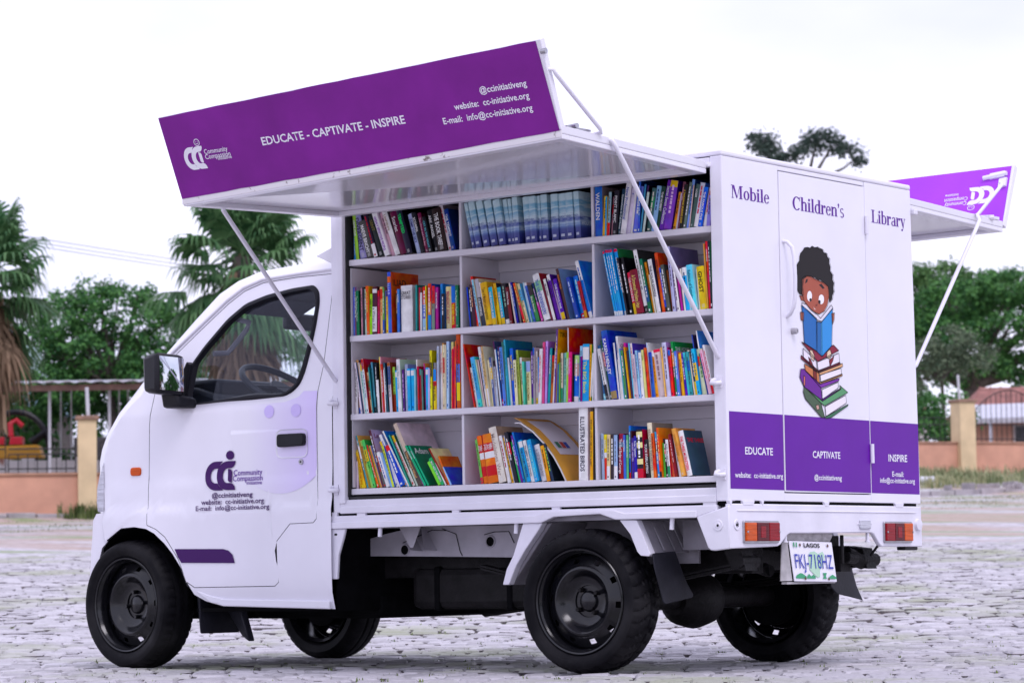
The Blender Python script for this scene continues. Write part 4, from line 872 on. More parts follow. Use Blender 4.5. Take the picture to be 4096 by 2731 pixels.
stay('fascia_stay', [(-.06, -.985, 2.068), (-.042, -.973, 2.066), (-.040, -.962, 2.052), (-.045, -.70, 1.895), (-.048, -.689, 1.882), (-.075, -.695, 1.880)], .0075)
b = MB(); b.tube([(-.062, -1.015, 2.125), (-.042, -1.013, 2.125)], .010, 10); b.tube([(-.12, -.80, 1.893), (-.06, -.815, 1.895)], .009, 10); b.box(-.14, -.07, -.86, -.72, 1.884, 1.891); tp(b, 'bolt_catch', CHROME, 40)
stay('flap_stay', [(-.015, 1.985, 1.822), (.0, 1.975, 1.80), (-.004, 1.41, 1.172), (-.01, 1.40, 1.165)])
stay('fascia_stay', [(-.03, 2.225, 1.985), (-.015, 2.215, 1.975), (-.012, 1.99, 1.83), (-.02, 1.985, 1.823)], .0075)
b = MB(); b.prism([(-1.93, 1.647), (-1.848, 1.676), (-1.848, 1.612)], 'y', .0, .03); tp(b, 'box_bracket', WHITE, 0, .003)
BOYC=['100609', 'a85540', 'f4f0f6', '20141c', '7a3428', 'e8c8bc', 'e8e4f0', '2068b0', '1f66a8', '2f90d8', '58b4e8', 'a85c48', '8a1f3a', 'ece4f0', '7a1a34', 'e8ccb0', '8a1f30', 'c87a4a', '7a2420', 'f0e8ee', 'e0a878', 'c08858', '6a2090', '7a2aa0', 'f0e8f4', '5a1880', 'd87868', '4a6048', '5a9a68', 'f0e8f0', '3a7050', 'c8a090']
BOY=[(0,[(486,1468),(495,1487),(501,1505),(512,1516),(524,1526),(525,1540),(532,1554),(549,1565),(562,1577),(582,1580),(602,1578),(615,1587),(635,1583),(657,1587),(672,1583),(696,1580),(706,1569),(726,1567),(731,1555),(745,1548),(743,1533),(751,1518),(749,1502),(768,1488),(764,1472),(776,1457),(769,1439),(774,1426),(761,1409),(759,1396),(738,1381),(733,1402),(730,1441),(691,1457),(671,1463),(651,1462),(637,1469),(602,1471),(573,1472),(550,1461),(541,1431),(545,1396),(520,1399),(507,1408),(502,1418),(489,1433),(491,1443)]),(1,[(543,1457),(573,1471),(602,1471),(651,1461),(696,1454),(730,1441),(737,1408),(722,1371),(696,1346),(655,1331),(616,1339),(582,1354),(549,1375),(538,1395)]),(1,[(518,1394),(540,1394),(549,1375),(531,1376)]),(2,[(610,1397),(608,1390),(604,1383),(598,1378),(591,1376),(584,1378),(579,1381),(575,1387),(574,1395),(576,1402),(580,1409),(586,1414),(593,1416),(600,1415),(605,1411),(609,1405)]),(2,[(698,1391),(696,1384),(692,1377),(685,1373),(677,1371),(670,1372),(663,1376),(659,1381),(658,1388),(660,1396),(664,1402),(671,1406),(679,1408),(686,1407),(693,1404),(697,1398)]),(3,[(607,1383),(606,1381),(604,1379),(601,1377),(598,1376),(595,1377),(592,1378),(590,1380),(589,1382),(590,1384),(592,1387),(595,1388),(599,1389),(602,1388),(605,1387),(607,1385)]),(3,[(672,1379),(672,1376),(670,1374),(667,1372),(663,1371),(660,1372),(657,1373),(655,1375),(655,1378),(655,1381),(657,1383),(660,1385),(664,1386),(667,1385),(670,1384),(672,1382)]),(3,[(560,1442),(570,1458),(583,1461),(577,1448)]),(3,[(663,1444),(681,1449),(704,1434),(690,1430)]),(4,[(632,1365),(645,1369),(643,1376),(649,1365),(637,1360)]),(5,[(619,1359),(625,1352),(638,1348),(622,1348)]),(6,[(532,1368),(568,1362),(592,1346),(650,1326),(665,1316),(747,1372),(759,1362),(676,1305),(640,1309),(577,1339),(532,1358)]),(7,[(530,1358),(577,1340),(640,1313),(634,1190),(544,1217),(538,1303)]),(8,[(636,1303),(674,1301),(670,1172),(634,1188)]),(9,[(674,1305),(759,1360),(745,1217),(670,1172)]),(10,[(672,1300),(679,1300),(674,1177),(668,1174)]),(11,[(521,1332),(545,1332),(542,1299),(524,1303)]),(11,[(749,1340),(771,1343),(767,1316),(752,1297)]),(12,[(523,1220),(544,1216),(634,1188),(670,1172),(745,1217),(759,1220),(796,1201),(638,1151)]),(13,[(533,1197),(626,1154),(630,1115),(536,1159)]),(13,[(635,1150),(796,1191),(800,1157),(640,1114)]),(14,[(518,1170),(640,1118),(803,1156),(806,1148),(641,1108),(518,1157)]),(15,[(582,1194),(600,1192),(615,1172),(610,1151),(589,1160)]),(15,[(709,1192),(730,1203),(741,1186),(726,1164),(704,1171)]),(16,[(571,1166),(590,1153),(611,1126),(582,1134)]),(16,[(759,1179),(750,1160),(727,1137),(722,1159)]),(17,[(541,1139),(644,1110),(648,1069),(547,1111)]),(18,[(602,1120),(626,1112),(629,1078),(603,1088)]),(19,[(653,1102),(809,1134),(812,1110),(658,1073)]),(20,[(642,1111),(820,1153),(823,1141),(651,1100)]),(21,[(646,1073),(816,1113),(819,1106),(650,1066)]),(22,[(514,1118),(538,1119),(658,1053),(663,1006),(535,1052),(505,1088)]),(23,[(549,1113),(648,1067),(795,1095),(791,1085),(658,1052)]),(24,[(665,1047),(785,1080),(784,1058),(665,1010)]),(25,[(663,1011),(806,1058),(799,1051),(663,1002)]),(26,[(533,1095),(544,1090),(541,1056),(531,1058)]),(27,[(535,1052),(654,996),(680,942),(658,941),(543,1007),(528,1033)]),(28,[(564,1042),(663,1003),(806,1056),(794,1069),(856,1043),(680,986),(654,996)]),(29,[(685,983),(839,1032),(844,1003),(690,947)]),(30,[(680,943),(857,998),(854,992),(728,943),(688,939)]),(31,[(616,985),(635,989),(642,973),(624,968)])]
flat('boy_reading_picture', [([(y/1000, z/1000) for y, z in pl], c) for c, pl in BOY], [mat('picture_'+h, h, .45, spec=.2) for h in BOYC], rdoor, lambda y, z, k=0: (.0022+.00006*k, y, z))
ink = MB(); INK = mat('picture_ink', '0c0608', .5, spec=.2)
for c, pl in BOY:
    if BOYC[c] in ('f4f0f6', '20141c', '7a3428', 'e8c8bc', '58b4e8'): continue
    for i in range(len(pl)):
        p_, q_ = Vector((pl[i][0], pl[i][1]))/1000, Vector((pl[(i+1) % len(pl)][0], pl[(i+1) % len(pl)][1]))/1000; d_ = q_-p_
        if d_.length < 1e-5: continue
        n_ = Vector((-d_.y, d_.x)).normalized()*.0011; ink.add([(.0049, *(p_-n_)), (.0049, *(q_-n_)), (.0049, *(q_+n_)), (.0049, *(p_+n_))], [(0, 1, 2, 3)])
ink.build('picture_outline', INK, rdoor, 0, recalc=False)
flush_texts()
BOOKS = """
@1L
-1783,26,147,-94,1a7fd0,404048,THE BLUE COAT,bfe0ff
-1751,17,180,-128,8fc050,222228,CRIME FILES,f4f4f4
-1731,36,188,-141,8a86b0,101430,DIVERGENT,20203a
-1690,33,154,-162,4a4a48,181820,MAEVE BINCHY,e8e4e0
-1655,20,189,-175,241830,120e1c,,a02030
-1633,28,177,-191,1c2424,101418,SENT,6a6030
-1599,24,192,-205,e6dcea,c8b8c8,HIGHLY EFFECTIVE PEOPLE,7a3aa0
-1573,20,185,-193,c09aa8,907080,,
-1551,24,199,-206,e6e2d8,5a5058,Literature,8a6a40
-1524,32,180,-175,5a1838,140a18,Scarlet,f0e8f0
-1488,27,190,-169,1c1c30,0c0c18,TEMPTED,40d070
-1450,22,165,-158,a8b4e0,101018,JUMP THE SKY,3a3a80
-1425,21,168,-162,181820,0e0e16,SCORPIA,f0f0f0
-1402,17,164,-141,6a2444,3a1424,The Horse and His Boy,d0a0b0
-1382,19,145,-136,101018,0a0a10,CRY IN THE NIGHT,60a0b0
-1361,24,170,-129,14141a,0e0e14,ARK ANGEL,f0f0f0
-1335,42,172,-111,241414,140c10,THE BOOK THIEF,f0f0f0
-1290,18,189,-147,c8c0c4,8a7c84,,a03040
-1270,21,165,-126,243c80,1a2450,THE TEMPEST,c8d0f0
@1M
-1175,15,183,-123,wave,wave,NKJV,5a6a90
-1159,29,185,-112,wave,wave,NKJV,5a6a90
-1113,29,183,-116,wave,wave,NKJV,5a6a90
-1079,32,182,-105,wave,wave,NKJV,5a6a90
-1036,31,180,-99,wave,wave,NKJV,5a6a90
-1003,20,180,-86,wave,wave,NKJV,5a6a90
-982,15,180,-70,wave,wave,NKJV,5a6a90
-966,25,182,-35,wave,wave,NKJV,5a6a90
-916,30,179,-42,wave,wave,NKJV,5a6a90
-885,28,178,-32,wave,wave,NKJV,5a6a90
-855,13,179,-35,wave,wave,NKJV,5a6a90
-842,30,181,-25,wave,wave,NKJV,5a6a90
-791,31,178,-16,wave,wave,NKJV,5a6a90
-759,34,178,-16,wave,wave,NKJV,5a6a90
-723,32,178,-19,wave,wave,NKJV,5a6a90
-684,24,180,-35,wave,wave,NKJV,5a6a90
@1R
-596,34,188,-3,3f63b8,8a7c80,WALDEN,e8ecff
-561,16,150,46,d6a940,e0c060,,5a4020
-545,7,147,27,3a9ac8,d6a940,THE FAMOUS FIVE,ffffff
-538,12,163,49,8aa8b0,101020,,
-526,11,145,55,b08090,181820,,
-515,22,166,48,181422,0c0c14,POINT BLANC,f4f4f4
-493,17,170,84,1c3a50,142838,Somewhere to Call Home,c8d8e0
-476,24,197,96,d8d0dc,c0b8c8,New Professional,3a50a0
-452,16,171,101,c4bcd0,a8a0c0,P,3a50a0
-435,9,153,90,d8d0d0,a89098,,a04050
-426,26,174,93,6a7cc8,4a58a8,,e0e0f8
-399,9,198,29,4a6cc0,20306a,,c0d0f0
-390,8,179,83,4a88b0,1e2a50,ADERWICAS,d0f0f0
-382,6,175,92,4a2a60,141020,,
-376,10,149,97,b8c8c0,202830,,
-366,20,163,109,3a5a58,203830,,d0d0c0
-345,20,169,105,8ab0d8,3a5a80,,304878
-325,18,166,111,1c3c30,12281f,THE HOBBIT,e8e8d8
-306,26,186,137,6a3aa0,3a2068,Secret Seven Collection,e0d0f0
-279,32,181,118,7a4ab0,34185a,,d0b0e0
-245,13,138,126,c88420,2a1840,,5a3010
-232,7,134,108,b0a8b8,604858,,
-225,12,174,96,7a4a58,50303a,HARD TIMES,d89aa8
-213,14,162,96,181818,3a3028,A THOUSAND SPLENDID SUNS,e0b050
-198,13,170,115,5a6a60,384840,,
-184,12,179,100,7a9ad8,1a2858,,304890
-171,5,157,88,c0a8a0,304050,,
-167,15,160,123,3c5450,2a3c3a,LOSER,f0f0f0
-151,21,163,120,c0c4e8,4a60b0,,c04050
-130,18,145,124,3a58c8,2c4090,THE FAMOUS FIVE,f0f0ff
-112,18,142,122,d8c0b8,b0a0b0,,b05050
-94,17,112,114,8a80c8,5a50a0,,
@2L
-1792,5,187,3,16302a,0e1c18,,
-1786,13,165,0,3a3050,20182c,,
-1772,8,194,-6,5a6ab8,a098a8,,
-1764,13,194,-3,6a3a68,a8a0b0,,
-1750,15,178,-13,1e6a48,12402c,The Magicians Nephew,b8d8c0
-1731,10,187,-6,c08a98,301820,,
-1720,8,191,-6,2a2430,101014,,c8b060
-1712,9,184,-3,9ab8a8,101014,,
-1701,15,194,-15,e0552a,d0a020,SAVE THE EARTH,fac060
-1685,12,161,11,8ac840,b88a20,VESSEL OF VISION,204010
-1672,23,189,9,4a2030,341420,Diary of a Wimpy Kid,302848,.05:.58:dcd4ea;.86:.95:dcd4ea
-1648,10,172,7,c02850,602030,,
-1636,15,186,-6,d8b078,b89058,,c03020,.74:.96:c83020
-1621,9,184,0,5a9a50,807070,,d0f0c0
-1611,10,169,7,5a70b0,403850,,
-1600,12,168,0,e0c030,403060,,c03020
-1588,17,241,-9,4a60c0,c8603a,I L I A D,e8ecff,.82:.93:d87048
-1558,11,167,-3,1c1820,141018,A WRINKLE IN TIME,c8b080,.93:1:c06030
-1545,12,171,0,4a78c0,304878,SUNRISE,f0f0ff
-1530,57,183,-3,e4dee4,c8c0c4,#GREAT STORIES,302828
-1451,8,181,3,2f8a88,20605e,,
-1443,8,171,3,d02030,b88868,,,0:.3:d8b080
-1435,10,150,4,dcd4e4,8090b0,,
-1425,21,172,7,d02030,3a4080,,f0e0e0,0:.28:90b8d0;.28:.6:3a60c0
-1404,5,176,-3,e8c020,c0a020,,
-1399,8,169,7,c02030,902028,,
-1389,17,181,3,d81c2c,2048a0,,f0d0d0,0:.33:3a80c0;.33:.62:c88868
-1370,15,171,7,c83028,30508a,,,0:.6:708878
-1353,14,165,3,a03080,6a2060,THE WITCHES,f0d0e0
-1336,11,178,3,4a90d8,3a80c8,,203a60
-1324,15,138,4,181820,2a4a80,,f0f0f0
-1309,26,165,0,d8c890,5a70b0,BENEDICT SOCIETY,a04060
-1283,22,166,-3,c02a28,3050a0,THE RED PENCIL,f0d040,.6:1:3a70c8
-1261,17,168,-3,2a2028,e0d8d0,A Swiftly Tilting Planet,d8c8a0,.9:1:c07838
-1243,15,167,-7,1e6a48,123c2a,The Magicians Nephew,b8d8c0
@2M
-1194,6,157,-58,3050c0,182860,WHO CARES? A DRAMA,f0f0ff
-1187,15,157,-48,101018,c0a050,,
-1172,16,163,-60,3a1a30,281420,,c09070
-1156,11,197,-85,d02820,a02018,,
-1145,10,185,-106,8abcd8,c8b890,,
-1135,20,186,-105,303848,c8b898,CROSSING,d0d8e0,.6:1:a8a8b0
-1113,9,173,-120,d8d0d4,80b8c0,,c03040
-1104,31,167,-100,e0a820,d89a18,Tales of Mystery and Imagination,6a4a10
-1072,18,147,-82,38a8c0,e0a820,THE FAMOUS FIVE,f0f8ff,0:.18:e0b030
-1050,14,162,-92,e0a820,182030,Tales of Mystery,6a4a10
-1036,17,145,-91,38a8c0,282028,THE FAMOUS FIVE,f0f8ff,0:.18:e0b030
-1017,21,158,-84,241c24,1a1218,,80a090,0:.12:e0d8e0
-996,15,142,-77,6a2028,4a141c,White Fang,f0f0f0
-969,7,159,-102,c0b8b0,303a70,,
-962,10,161,-107,1e2c90,181f60,,b0b8f0
-951,9,155,-100,6a6468,302848,,
-927,10,160,-175,d03828,e0c080,,f0d060
-914,11,156,-168,d8c8a0,60a0d0,,,.55:.85:58a8d8
-902,9,159,-138,a8c8d8,d8c8a0,,
-893,10,157,-136,d8d0dc,c0a0a0,,
-882,11,145,-156,4a60b0,302820,,
-869,17,144,-161,3a8048,302820,Black Beauty,d0e8c8,.72:1:342c30
-850,11,154,-173,203a60,0e1830,,f0b0e0,0:.5:d858a8
-829,30,185,-169,dcd8ea,8a2030,THE VANDERBEEKERS,4a60a8,.62:.85:88b890
-798,9,147,-167,6a2438,501828,,d0a080
-787,12,165,-162,d8d0cc,402058,MILES SONG,302030
-773,15,181,-154,5a2a90,4a2080,,
-757,8,165,-184,c0a0c0,806080,,
-749,17,161,-148,5a30a0,3a2070,THE FAMOUS FIVE,e8e0ff,0:.18:e0b030
-730,13,201,-147,4a3030,7a98b8,MUDDY MAX,f07820
-683,16,163,-156,3a4ca0,2a50b0,,b0c0f0
-666,21,165,-133,2a70c0,2050a0,,a0d0f8
-644,13,144,-136,a82028,801820,,,0:.2:c09040
-629,16,226,-162,e0e0ec,1a70c8,,2050a0,.1:.66:1a70c8
@2R
-507,8,251,-120,2f96dc,2078b8,,d0ecff,.95:1:c02848;0:.07:c8d0e0
-499,8,254,-111,2f96dc,2078b8,,d0ecff,.95:1:c02848;0:.07:c8d0e0
-491,8,254,-111,2f96dc,2078b8,,d0ecff,.95:1:c02848;0:.07:c8d0e0
-483,12,254,-107,2f96dc,2078b8,,d0ecff,.95:1:c02848;0:.07:c8d0e0
-470,16,255,-106,2f96dc,2f7a48,,d0ecff,.95:1:c02848;0:.07:c8d0e0
-453,8,219,-108,201c28,100c14,,
-445,16,219,-108,0c0a10,0c0a12,,
-423,16,160,-108,d8203c,901828,THE FAMOUS FIVE,ffffff,0:.27:e0b030
-406,33,166,-104,7a2434,5a1826,A Drowned Maidens Hair,d8c070
-371,17,243,-121,e4dcd0,282828,,
-353,14,206,-112,1a6a48,124030,,d0e8d0,.2:.5:2a4a78
-338,10,194,-113,d08a3a,a86820,,8a4a18
-328,6,145,-100,c8c0b0,808060,,
-321,18,202,-108,e4e0f0,282848,THE POLAR EXPRESS,505060
-302,14,224,-80,e05a30,d84c1c,ENVIRONMENTS,402018
-286,13,168,-93,2048c0,6a90c0,,f0f0ff
-273,15,177,-94,4a5048,3a3c38,,e0e0d0
-258,9,157,-88,7a4020,4a2818,,d0a050
-247,13,241,-55,a8a8c8,6a6088,,504860
-233,14,173,-83,d8d0d0,705878,,605868
-217,10,145,-71,b03a90,802868,REBECCA of Sunnybrook Farm,f0d0e8
-205,7,156,-66,706878,403848,,
-196,6,156,-66,d8ccc4,a0a0a0,,
-189,18,159,-58,2a96e8,e8f0f8,,203060,.8:1:e8ecf8
-169,26,167,-72,60c0d0,9ac8d8,Rebecca of Sunnybrook,204060
-140,8,151,-42,d8ccc4,b0a8a0,,
-131,33,158,-54,e8b81c,f0c020,GHOST,201810
-97,6,240,-31,c89050,806030,,
-91,9,248,-28,d8243c,a81828,HOPES DREAMS,f8e0e0
-81,8,248,-21,1c2030,388058,,
@3L
-1771,10,176,-69,c8c0c0,9a8890,,
-1761,10,169,-99,d8d0d8,907888,,
-1750,14,215,-99,b08860,4a4060,,
-1735,9,207,-95,d0c8d8,506080,,
-1725,7,205,-81,d8ccc8,4a8070,,
-1718,8,205,-84,a05030,c8b8b0,,
-1710,8,196,-76,a0c8c0,7878b8,,
-1701,10,218,-74,e0dce8,b02020,,506090,.8:1:b82020
-1690,10,164,-77,d8d0a0,c0b070,,b04030
-1679,5,193,-65,20282c,2a3a4a,,c0b040
-1674,6,182,-66,2a7a80,1a5058,,
-1668,9,202,-54,4a8898,304858,,
-1659,9,195,-26,283840,1c2428,,
-1649,5,179,-32,101820,101418,,
-1646,11,130,-35,e0dcf0,2a2030,A World in Between,303050
-1634,9,221,-36,d8c060,8a7838,,
-1625,5,220,-26,c08898,c08090,,
-1621,12,191,-42,b8201c,8a1814,THE SUPER RED RACER,f0e0e0
-1608,5,168,-27,e0e0f0,203a60,,
-1603,9,196,-47,2a5060,182838,,
-1593,8,155,-30,d0c8d0,a8a0a8,,
-1585,13,196,-35,c0b8c0,804030,,,.55:.92:2a4880;.92:1:905030
-1571,12,177,-23,8ab850,706050,,,0:.4:803028
-1557,11,163,-21,2f9ee8,2f86c8,5,104070,.83:.96:e8ecf4
-1545,17,206,-25,d8dcd8,b0c8b0,Hop Skip and Jump,608a90
-1527,11,164,-14,4a2870,38205a,,c0a0e0
-1515,15,185,-12,9098b0,7a84b8,Can You Feel the Thunder?,e8ecf8
-1499,16,166,-10,2f9ee8,2f86c8,7,104070,.83:.96:e8ecf4
-1482,16,166,-10,2f9ee8,2f86c8,8,104070,.83:.96:e8ecf4
-1465,7,163,0,88c0c8,70a0b0,,
-1456,5,201,-20,e4e0f0,e0dcec,,
-1451,8,173,-13,c02038,981828,,
-1442,7,162,-11,5a9890,3a5a58,,
-1435,7,138,-12,902820,606068,,
-1427,7,157,-11,507870,303a38,,
-1419,6,184,-22,a02070,c88858,,
-1412,14,166,0,2f9ee8,2f86c8,2,104070,.83:.96:e8ecf4
-1398,9,163,7,a8a8d8,9090c0,,
-1388,11,232,0,e0d030,b8ac30,,907010
-1377,5,183,13,202020,d8d8d8,,
-1372,15,158,0,e8b020,d02030,STINK O PEDIR,302010,.58:.7:d02030;.7:1:2a80d8
-1353,10,246,5,a8b0c0,9098a8,FRIENDS,6a90c0
-1342,12,248,5,dcdce8,b8b8c8,Have You Been Boats?,e05040
-1329,6,257,0,e8954a,d08038,,
-1322,9,251,2,d8c8a8,c0b090,,
-1313,5,248,5,d0c4a8,b09870,,
-1307,13,262,9,a0bce0,7090c0,,5070a8
-1292,12,259,9,c8bc80,b0a468,FRANK and ERNEST,605838
-1279,7,231,10,c02840,982030,,
-1271,7,239,7,c83850,a02838,,
-1263,5,261,11,e06040,4a3888,,
-1257,5,259,9,5a3890,f0e8e8,,
-1251,11,287,8,e8d02c,c02020,,d04020
-1239,17,287,6,b05030,c06040,,,.1:.35:e0c030;.35:.6:5878c0;.6:.85:c02830
@3M
-1170,5,251,-119,d02018,b81c14,,
-1164,10,157,-110,e0d8d0,70a050,,
-1153,19,196,-109,5aa8d8,48c0b0,,306a98,0:.15:50c8b8
-1133,6,187,-114,b0c0a8,d8c0a0,,
-1127,6,184,-100,c0a8a8,404050,,
-1120,12,235,-96,d8d4e4,c0b8c8,,7090c0
-1107,8,208,-83,d8b890,c8a070,,
-1098,8,235,-86,c0a070,d8d0b8,,
-1089,8,181,-70,d8c8a0,b88850,,
-1081,11,189,-61,4a5888,d0c8c8,,c0c8e8
-1069,10,177,-55,b8c0d8,507850,,
-1059,5,195,-65,3a8040,286030,,
-1053,6,251,-64,501c48,384068,,
-1046,6,219,-68,c8d8f0,5080d0,,
-1039,8,228,-58,2a2858,c02838,,
-1031,13,225,-43,5a80c8,b0b8d0,,
-1017,5,245,-54,3a6a60,80b890,,
-1010,8,252,-34,48a0b8,2a7898,,
-1002,5,232,-50,58b8c0,3a98a8,,
-998,8,183,-47,c8ccd8,a0a8b0,,
-989,16,218,-39,2a58c8,2048a8,SLEEPTIME STORIES,f0c040
-972,13,172,-30,d8d0a8,a8b070,,605830
-958,10,210,-33,98a850,6a8030,,
-947,11,181,-38,d8cca8,c0b088,,606050
-936,9,164,-17,58c0a0,48a088,,
-926,20,165,-14,e0d8a0,c8c0a0,THE JOLLY POSTMAN,806020,.75:1:98a8e4
-905,12,202,0,4a2878,d8d8e0,,c8b8e0
-892,8,215,0,989098,b8b0b8,,
-882,8,201,3,b8b0a8,90887c,,
-873,6,178,0,5a88d0,4070b8,,
-866,14,208,28,e4dcec,c8c0d0,Little Bear Visits His Grandparents,d03040
-852,9,233,22,f0608a,d04870,,
-842,11,236,24,b090d0,9870c0,,704898
-830,11,209,44,2a8890,1c2858,ASTRONOMY BOOK,d0f0f0
-818,14,181,41,b06038,703820,,
-803,10,227,45,d8d4e0,3a3070,,
-792,8,278,35,5a3a80,e09818,,e0c0d0
-784,9,146,24,4a6890,304870,,
-774,7,152,11,60a048,507838,,
-767,11,187,12,c8c0a8,3a80a0,,
-755,13,187,21,80b8a8,6a6030,,
-732,5,281,4,c8c8d0,c83818,,
-741,13,189,15,90c850,c01870,TERRIBLE TWO,f0f0f0
-727,15,188,24,d81878,b01060,Shelby Stables,e8a0d0
-711,5,180,10,202020,101010,,e0e0e0
-707,22,175,26,2a68c8,a0c878,,f0f0f0,.82:1:a0c878;.55:.82:b09088;0:.12:e0e0e8
-685,12,209,30,8ab8d8,3a80c0,,
-672,5,169,14,383068,b03898,,
-666,29,214,21,2f98dc,2080b8,The BIG Book,f0e060,.72:.95:d8d8e4
-636,9,212,22,d8a030,5a9040,,906020
-633,5,180,61,dcdce4,d8d8e0,,
-623,5,161,46,dcdce4,d8d8e0,,
@3R
-569,15,207,-114,2a5878,1e4058,,b0d0d8,0:.12:70b0c0
-553,14,195,-113,dcdcf4,d0d0ec,,
-538,10,228,-109,1e4a40,143430,,e0f0e8
-528,27,261,-99,3a50a8,2c4cb0,KAREN HENLEY,e8ecff,0:.12:8a7850
-500,7,213,-59,d8d0d0,3a5ab0,,
-492,7,149,-46,d0d0c8,b0b0a0,,
-483,9,236,-61,e0dce4,d8d0e4,COUNTING,606070
-473,5,189,-58,4a9aa8,7a70c0,,
-468,10,182,-54,4a8048,305a80,,
-458,9,210,-55,c04080,a030a0,,e0c060
-449,5,194,-68,e0a030,c88820,,
-444,8,181,-63,302848,201838,,
-435,6,208,-58,70b8d8,c0c8d0,,
-429,9,206,-47,c8c0c0,5a40a0,,c03040
-420,13,163,-56,b8a8b0,7090d0,,9080a0
-406,9,178,-52,90b8d8,6a90d0,,
-396,12,169,-44,d0d4e8,c0c4dc,,8088a8
-383,11,179,-51,d8d488,90b050,JOSH,80a040
-371,5,184,-50,2a7a48,b0b0b0,,
-365,9,185,-49,c83828,c05020,,
-355,5,205,-59,a8b8d8,d8d8e0,,
-351,13,168,-44,3a58a8,6080c0,,
-336,13,173,-60,e89030,e0a050,,905010
-323,32,177,-78,c0b0b0,c8b8b8,,806870,.93:1:d02848
-290,6,183,-53,d8a868,b88848,,
-284,19,200,-57,b8b8e4,9878b0,,
-264,5,183,-66,a01870,881060,,
-260,11,172,-50,e02038,b01828,,
-248,10,202,-57,1e8a48,188840,,
-236,12,166,-52,5a78c8,8a70a8,,c0d0f8
-223,5,161,-46,a03828,d8a840,,
-218,11,155,-52,d8a030,c09020,,
-206,16,157,-88,5a38b0,48309a,,d0c0f0
-189,10,159,-76,48b0b8,389098,MEET JESUS,204858
-179,13,160,-61,3a8a90,2a6a78,,
-164,6,167,-90,d8c8b8,b0a090,,
-158,5,226,-84,4a60b8,3a2848,,
-157,10,169,-71,2a3a58,203048,,c0c8e0
-146,14,170,-88,40a8e0,3090c8,,,.3:.7:d0b040
-131,24,168,-75,b8c0a0,c8c0b8,,5a8050,.62:.85:d83828
-116,5,238,-92,e0e0ec,4a78c0,,
-106,7,152,-118,303878,202858,,
-97,12,166,-132,e0a8b8,d0a0b0,,d06080
-84,9,184,-128,dcd8e8,d8d4e4,,d04060
@4L
-1790,11,109,-11,b8a8b0,907090,,
-1750,8,154,-151,b8a040,987820,,
-1741,12,149,-176,e0b820,c09818,MY AUNT CAME BACK,c05020,.68:1:e8e0d8
-1727,13,149,-156,e0a81c,c08a10,,a05010
-1712,8,159,-179,70b0b0,4a8088,,
-1704,8,216,-155,3a8088,d8a060,,
-1694,16,195,-167,98c870,509848,Mama Loves Me,c85050
-1676,14,197,-171,58b860,3a9048,,
-1661,12,177,-195,d04028,40985a,,f0c0b0
-1648,8,176,-192,c89858,8898c8,,
-1639,12,237,-166,502838,b8a8c8,,
-1626,15,145,-181,505050,a0a0a8,,c03030
-1610,16,146,-200,d8d8ec,e0d8e0,,4050a0
-1592,10,144,-211,80a8e0,7898d8,,e06090
-1580,11,170,-182,b8c850,4a70c0,,
-1567,11,199,-250,d8d8e8,c8a070,,
-1555,13,228,-257,e0e0f0,a8b0d8,GOOD-BYE HOUSE,3a50a8
-1540,23,177,-250,2048b0,2858c0,,d0d8f8
-1515,12,188,-289,6080b0,3a3a88,,e08040
-1500,7,253,-299,d0d0c8,3a78c0,,
-1491,6,228,-268,389888,2a6858,,
-1483,13,226,-280,c8c0b8,3a6a50,,c03030
-1467,12,237,-257,a8b8a8,b0a8a0,,
-1454,20,274,-269,484038,c0b0b8,Who Wears What?,e0a070,.55:1:b8a898
-1431,9,235,-321,8a4a90,a060a0,,
-1420,10,184,-311,1a9a68,0f6a4a,ADAM & EVE,c0f0d8
-1408,9,183,-310,1a9a68,0f6a4a,ADAM & EVE,c0f0d8
-1359,14,106,-305,80d050,c08030,,
-1342,16,121,-313,3aa068,308a50,BUT NOT THE HIPPO,e8fff0
-1323,10,103,-289,e0dce8,c82048,,
-1311,8,169,-321,7a2820,d8c090,,
-1302,7,123,-240,c86830,b86030,,
-1293,8,79,-296,8ab0e0,3a4aa0,,3a58a0
@4M
-1145,11,173,-93,70b058,c02048,,406030,0:.15:c82048
-1133,22,186,-102,d8783a,c02028,#THE ODYSSEY,f8f0f0,0:.14:c8682c;.14:.36:b81c28;.5:.64:e0d8e4;.64:.82:b81c28
-1109,49,190,-81,d8783a,a85828,#THE ODYSSEY,f8f0f0,0:.14:c8682c;.14:.36:b81c28;.5:.64:e0d8e4;.64:.82:b81c28
-1059,35,217,-125,d8ccc0,a08878,Madeleines War,a09088
-1022,16,185,-131,d8d4e0,a8a0b0,,a02840
-1005,11,179,-129,e0a020,b8b0c0,,
-993,12,187,-146,a8a8b8,101828,,
-980,16,197,-141,1c1c28,101828,,e0e0e0,.55:.8:c02030
-963,11,160,-137,40a850,308038,,d0f0d0
-951,10,185,-144,5a2a80,402060,,c0a0e0
-940,8,198,-153,2a70b8,1a50a0,,
-932,8,159,-142,509088,285a58,,
-921,18,164,-148,2a98e8,1a60a8,THE STOLEN TREASURE,103050,.82:.97:e8ecf4
-900,15,162,-143,dcd4d0,a8a0a0,TRUMPET OF THE SWAN,505860
-884,20,163,-135,3a98c8,286a98,THE PHANTOM TOLLBOOTH,8ad0e0
-862,26,143,-150,d4d0dc,5a5060,ALL QUIET ON THE WESTERN FRONT,707080
-834,17,138,-126,d89040,402820,,
-817,13,148,-145,203048,101820,,a0d060
-685,41,270,9,dcd8e8,c8c4d8,ILLUSTRATED BIRDS,404050
-642,10,191,24,a8a0b0,907868,,
-631,13,255,14,e0a030,c08020,FURTHER ADVENTURES OF PETER RABBIT,503010
-616,13,265,11,e88a28,c06a20,Big Book of Big Trains,5a40a0
-602,6,265,13,302820,181818,,d08030
@4R
-586,12,172,-7,98a8c0,808898,,
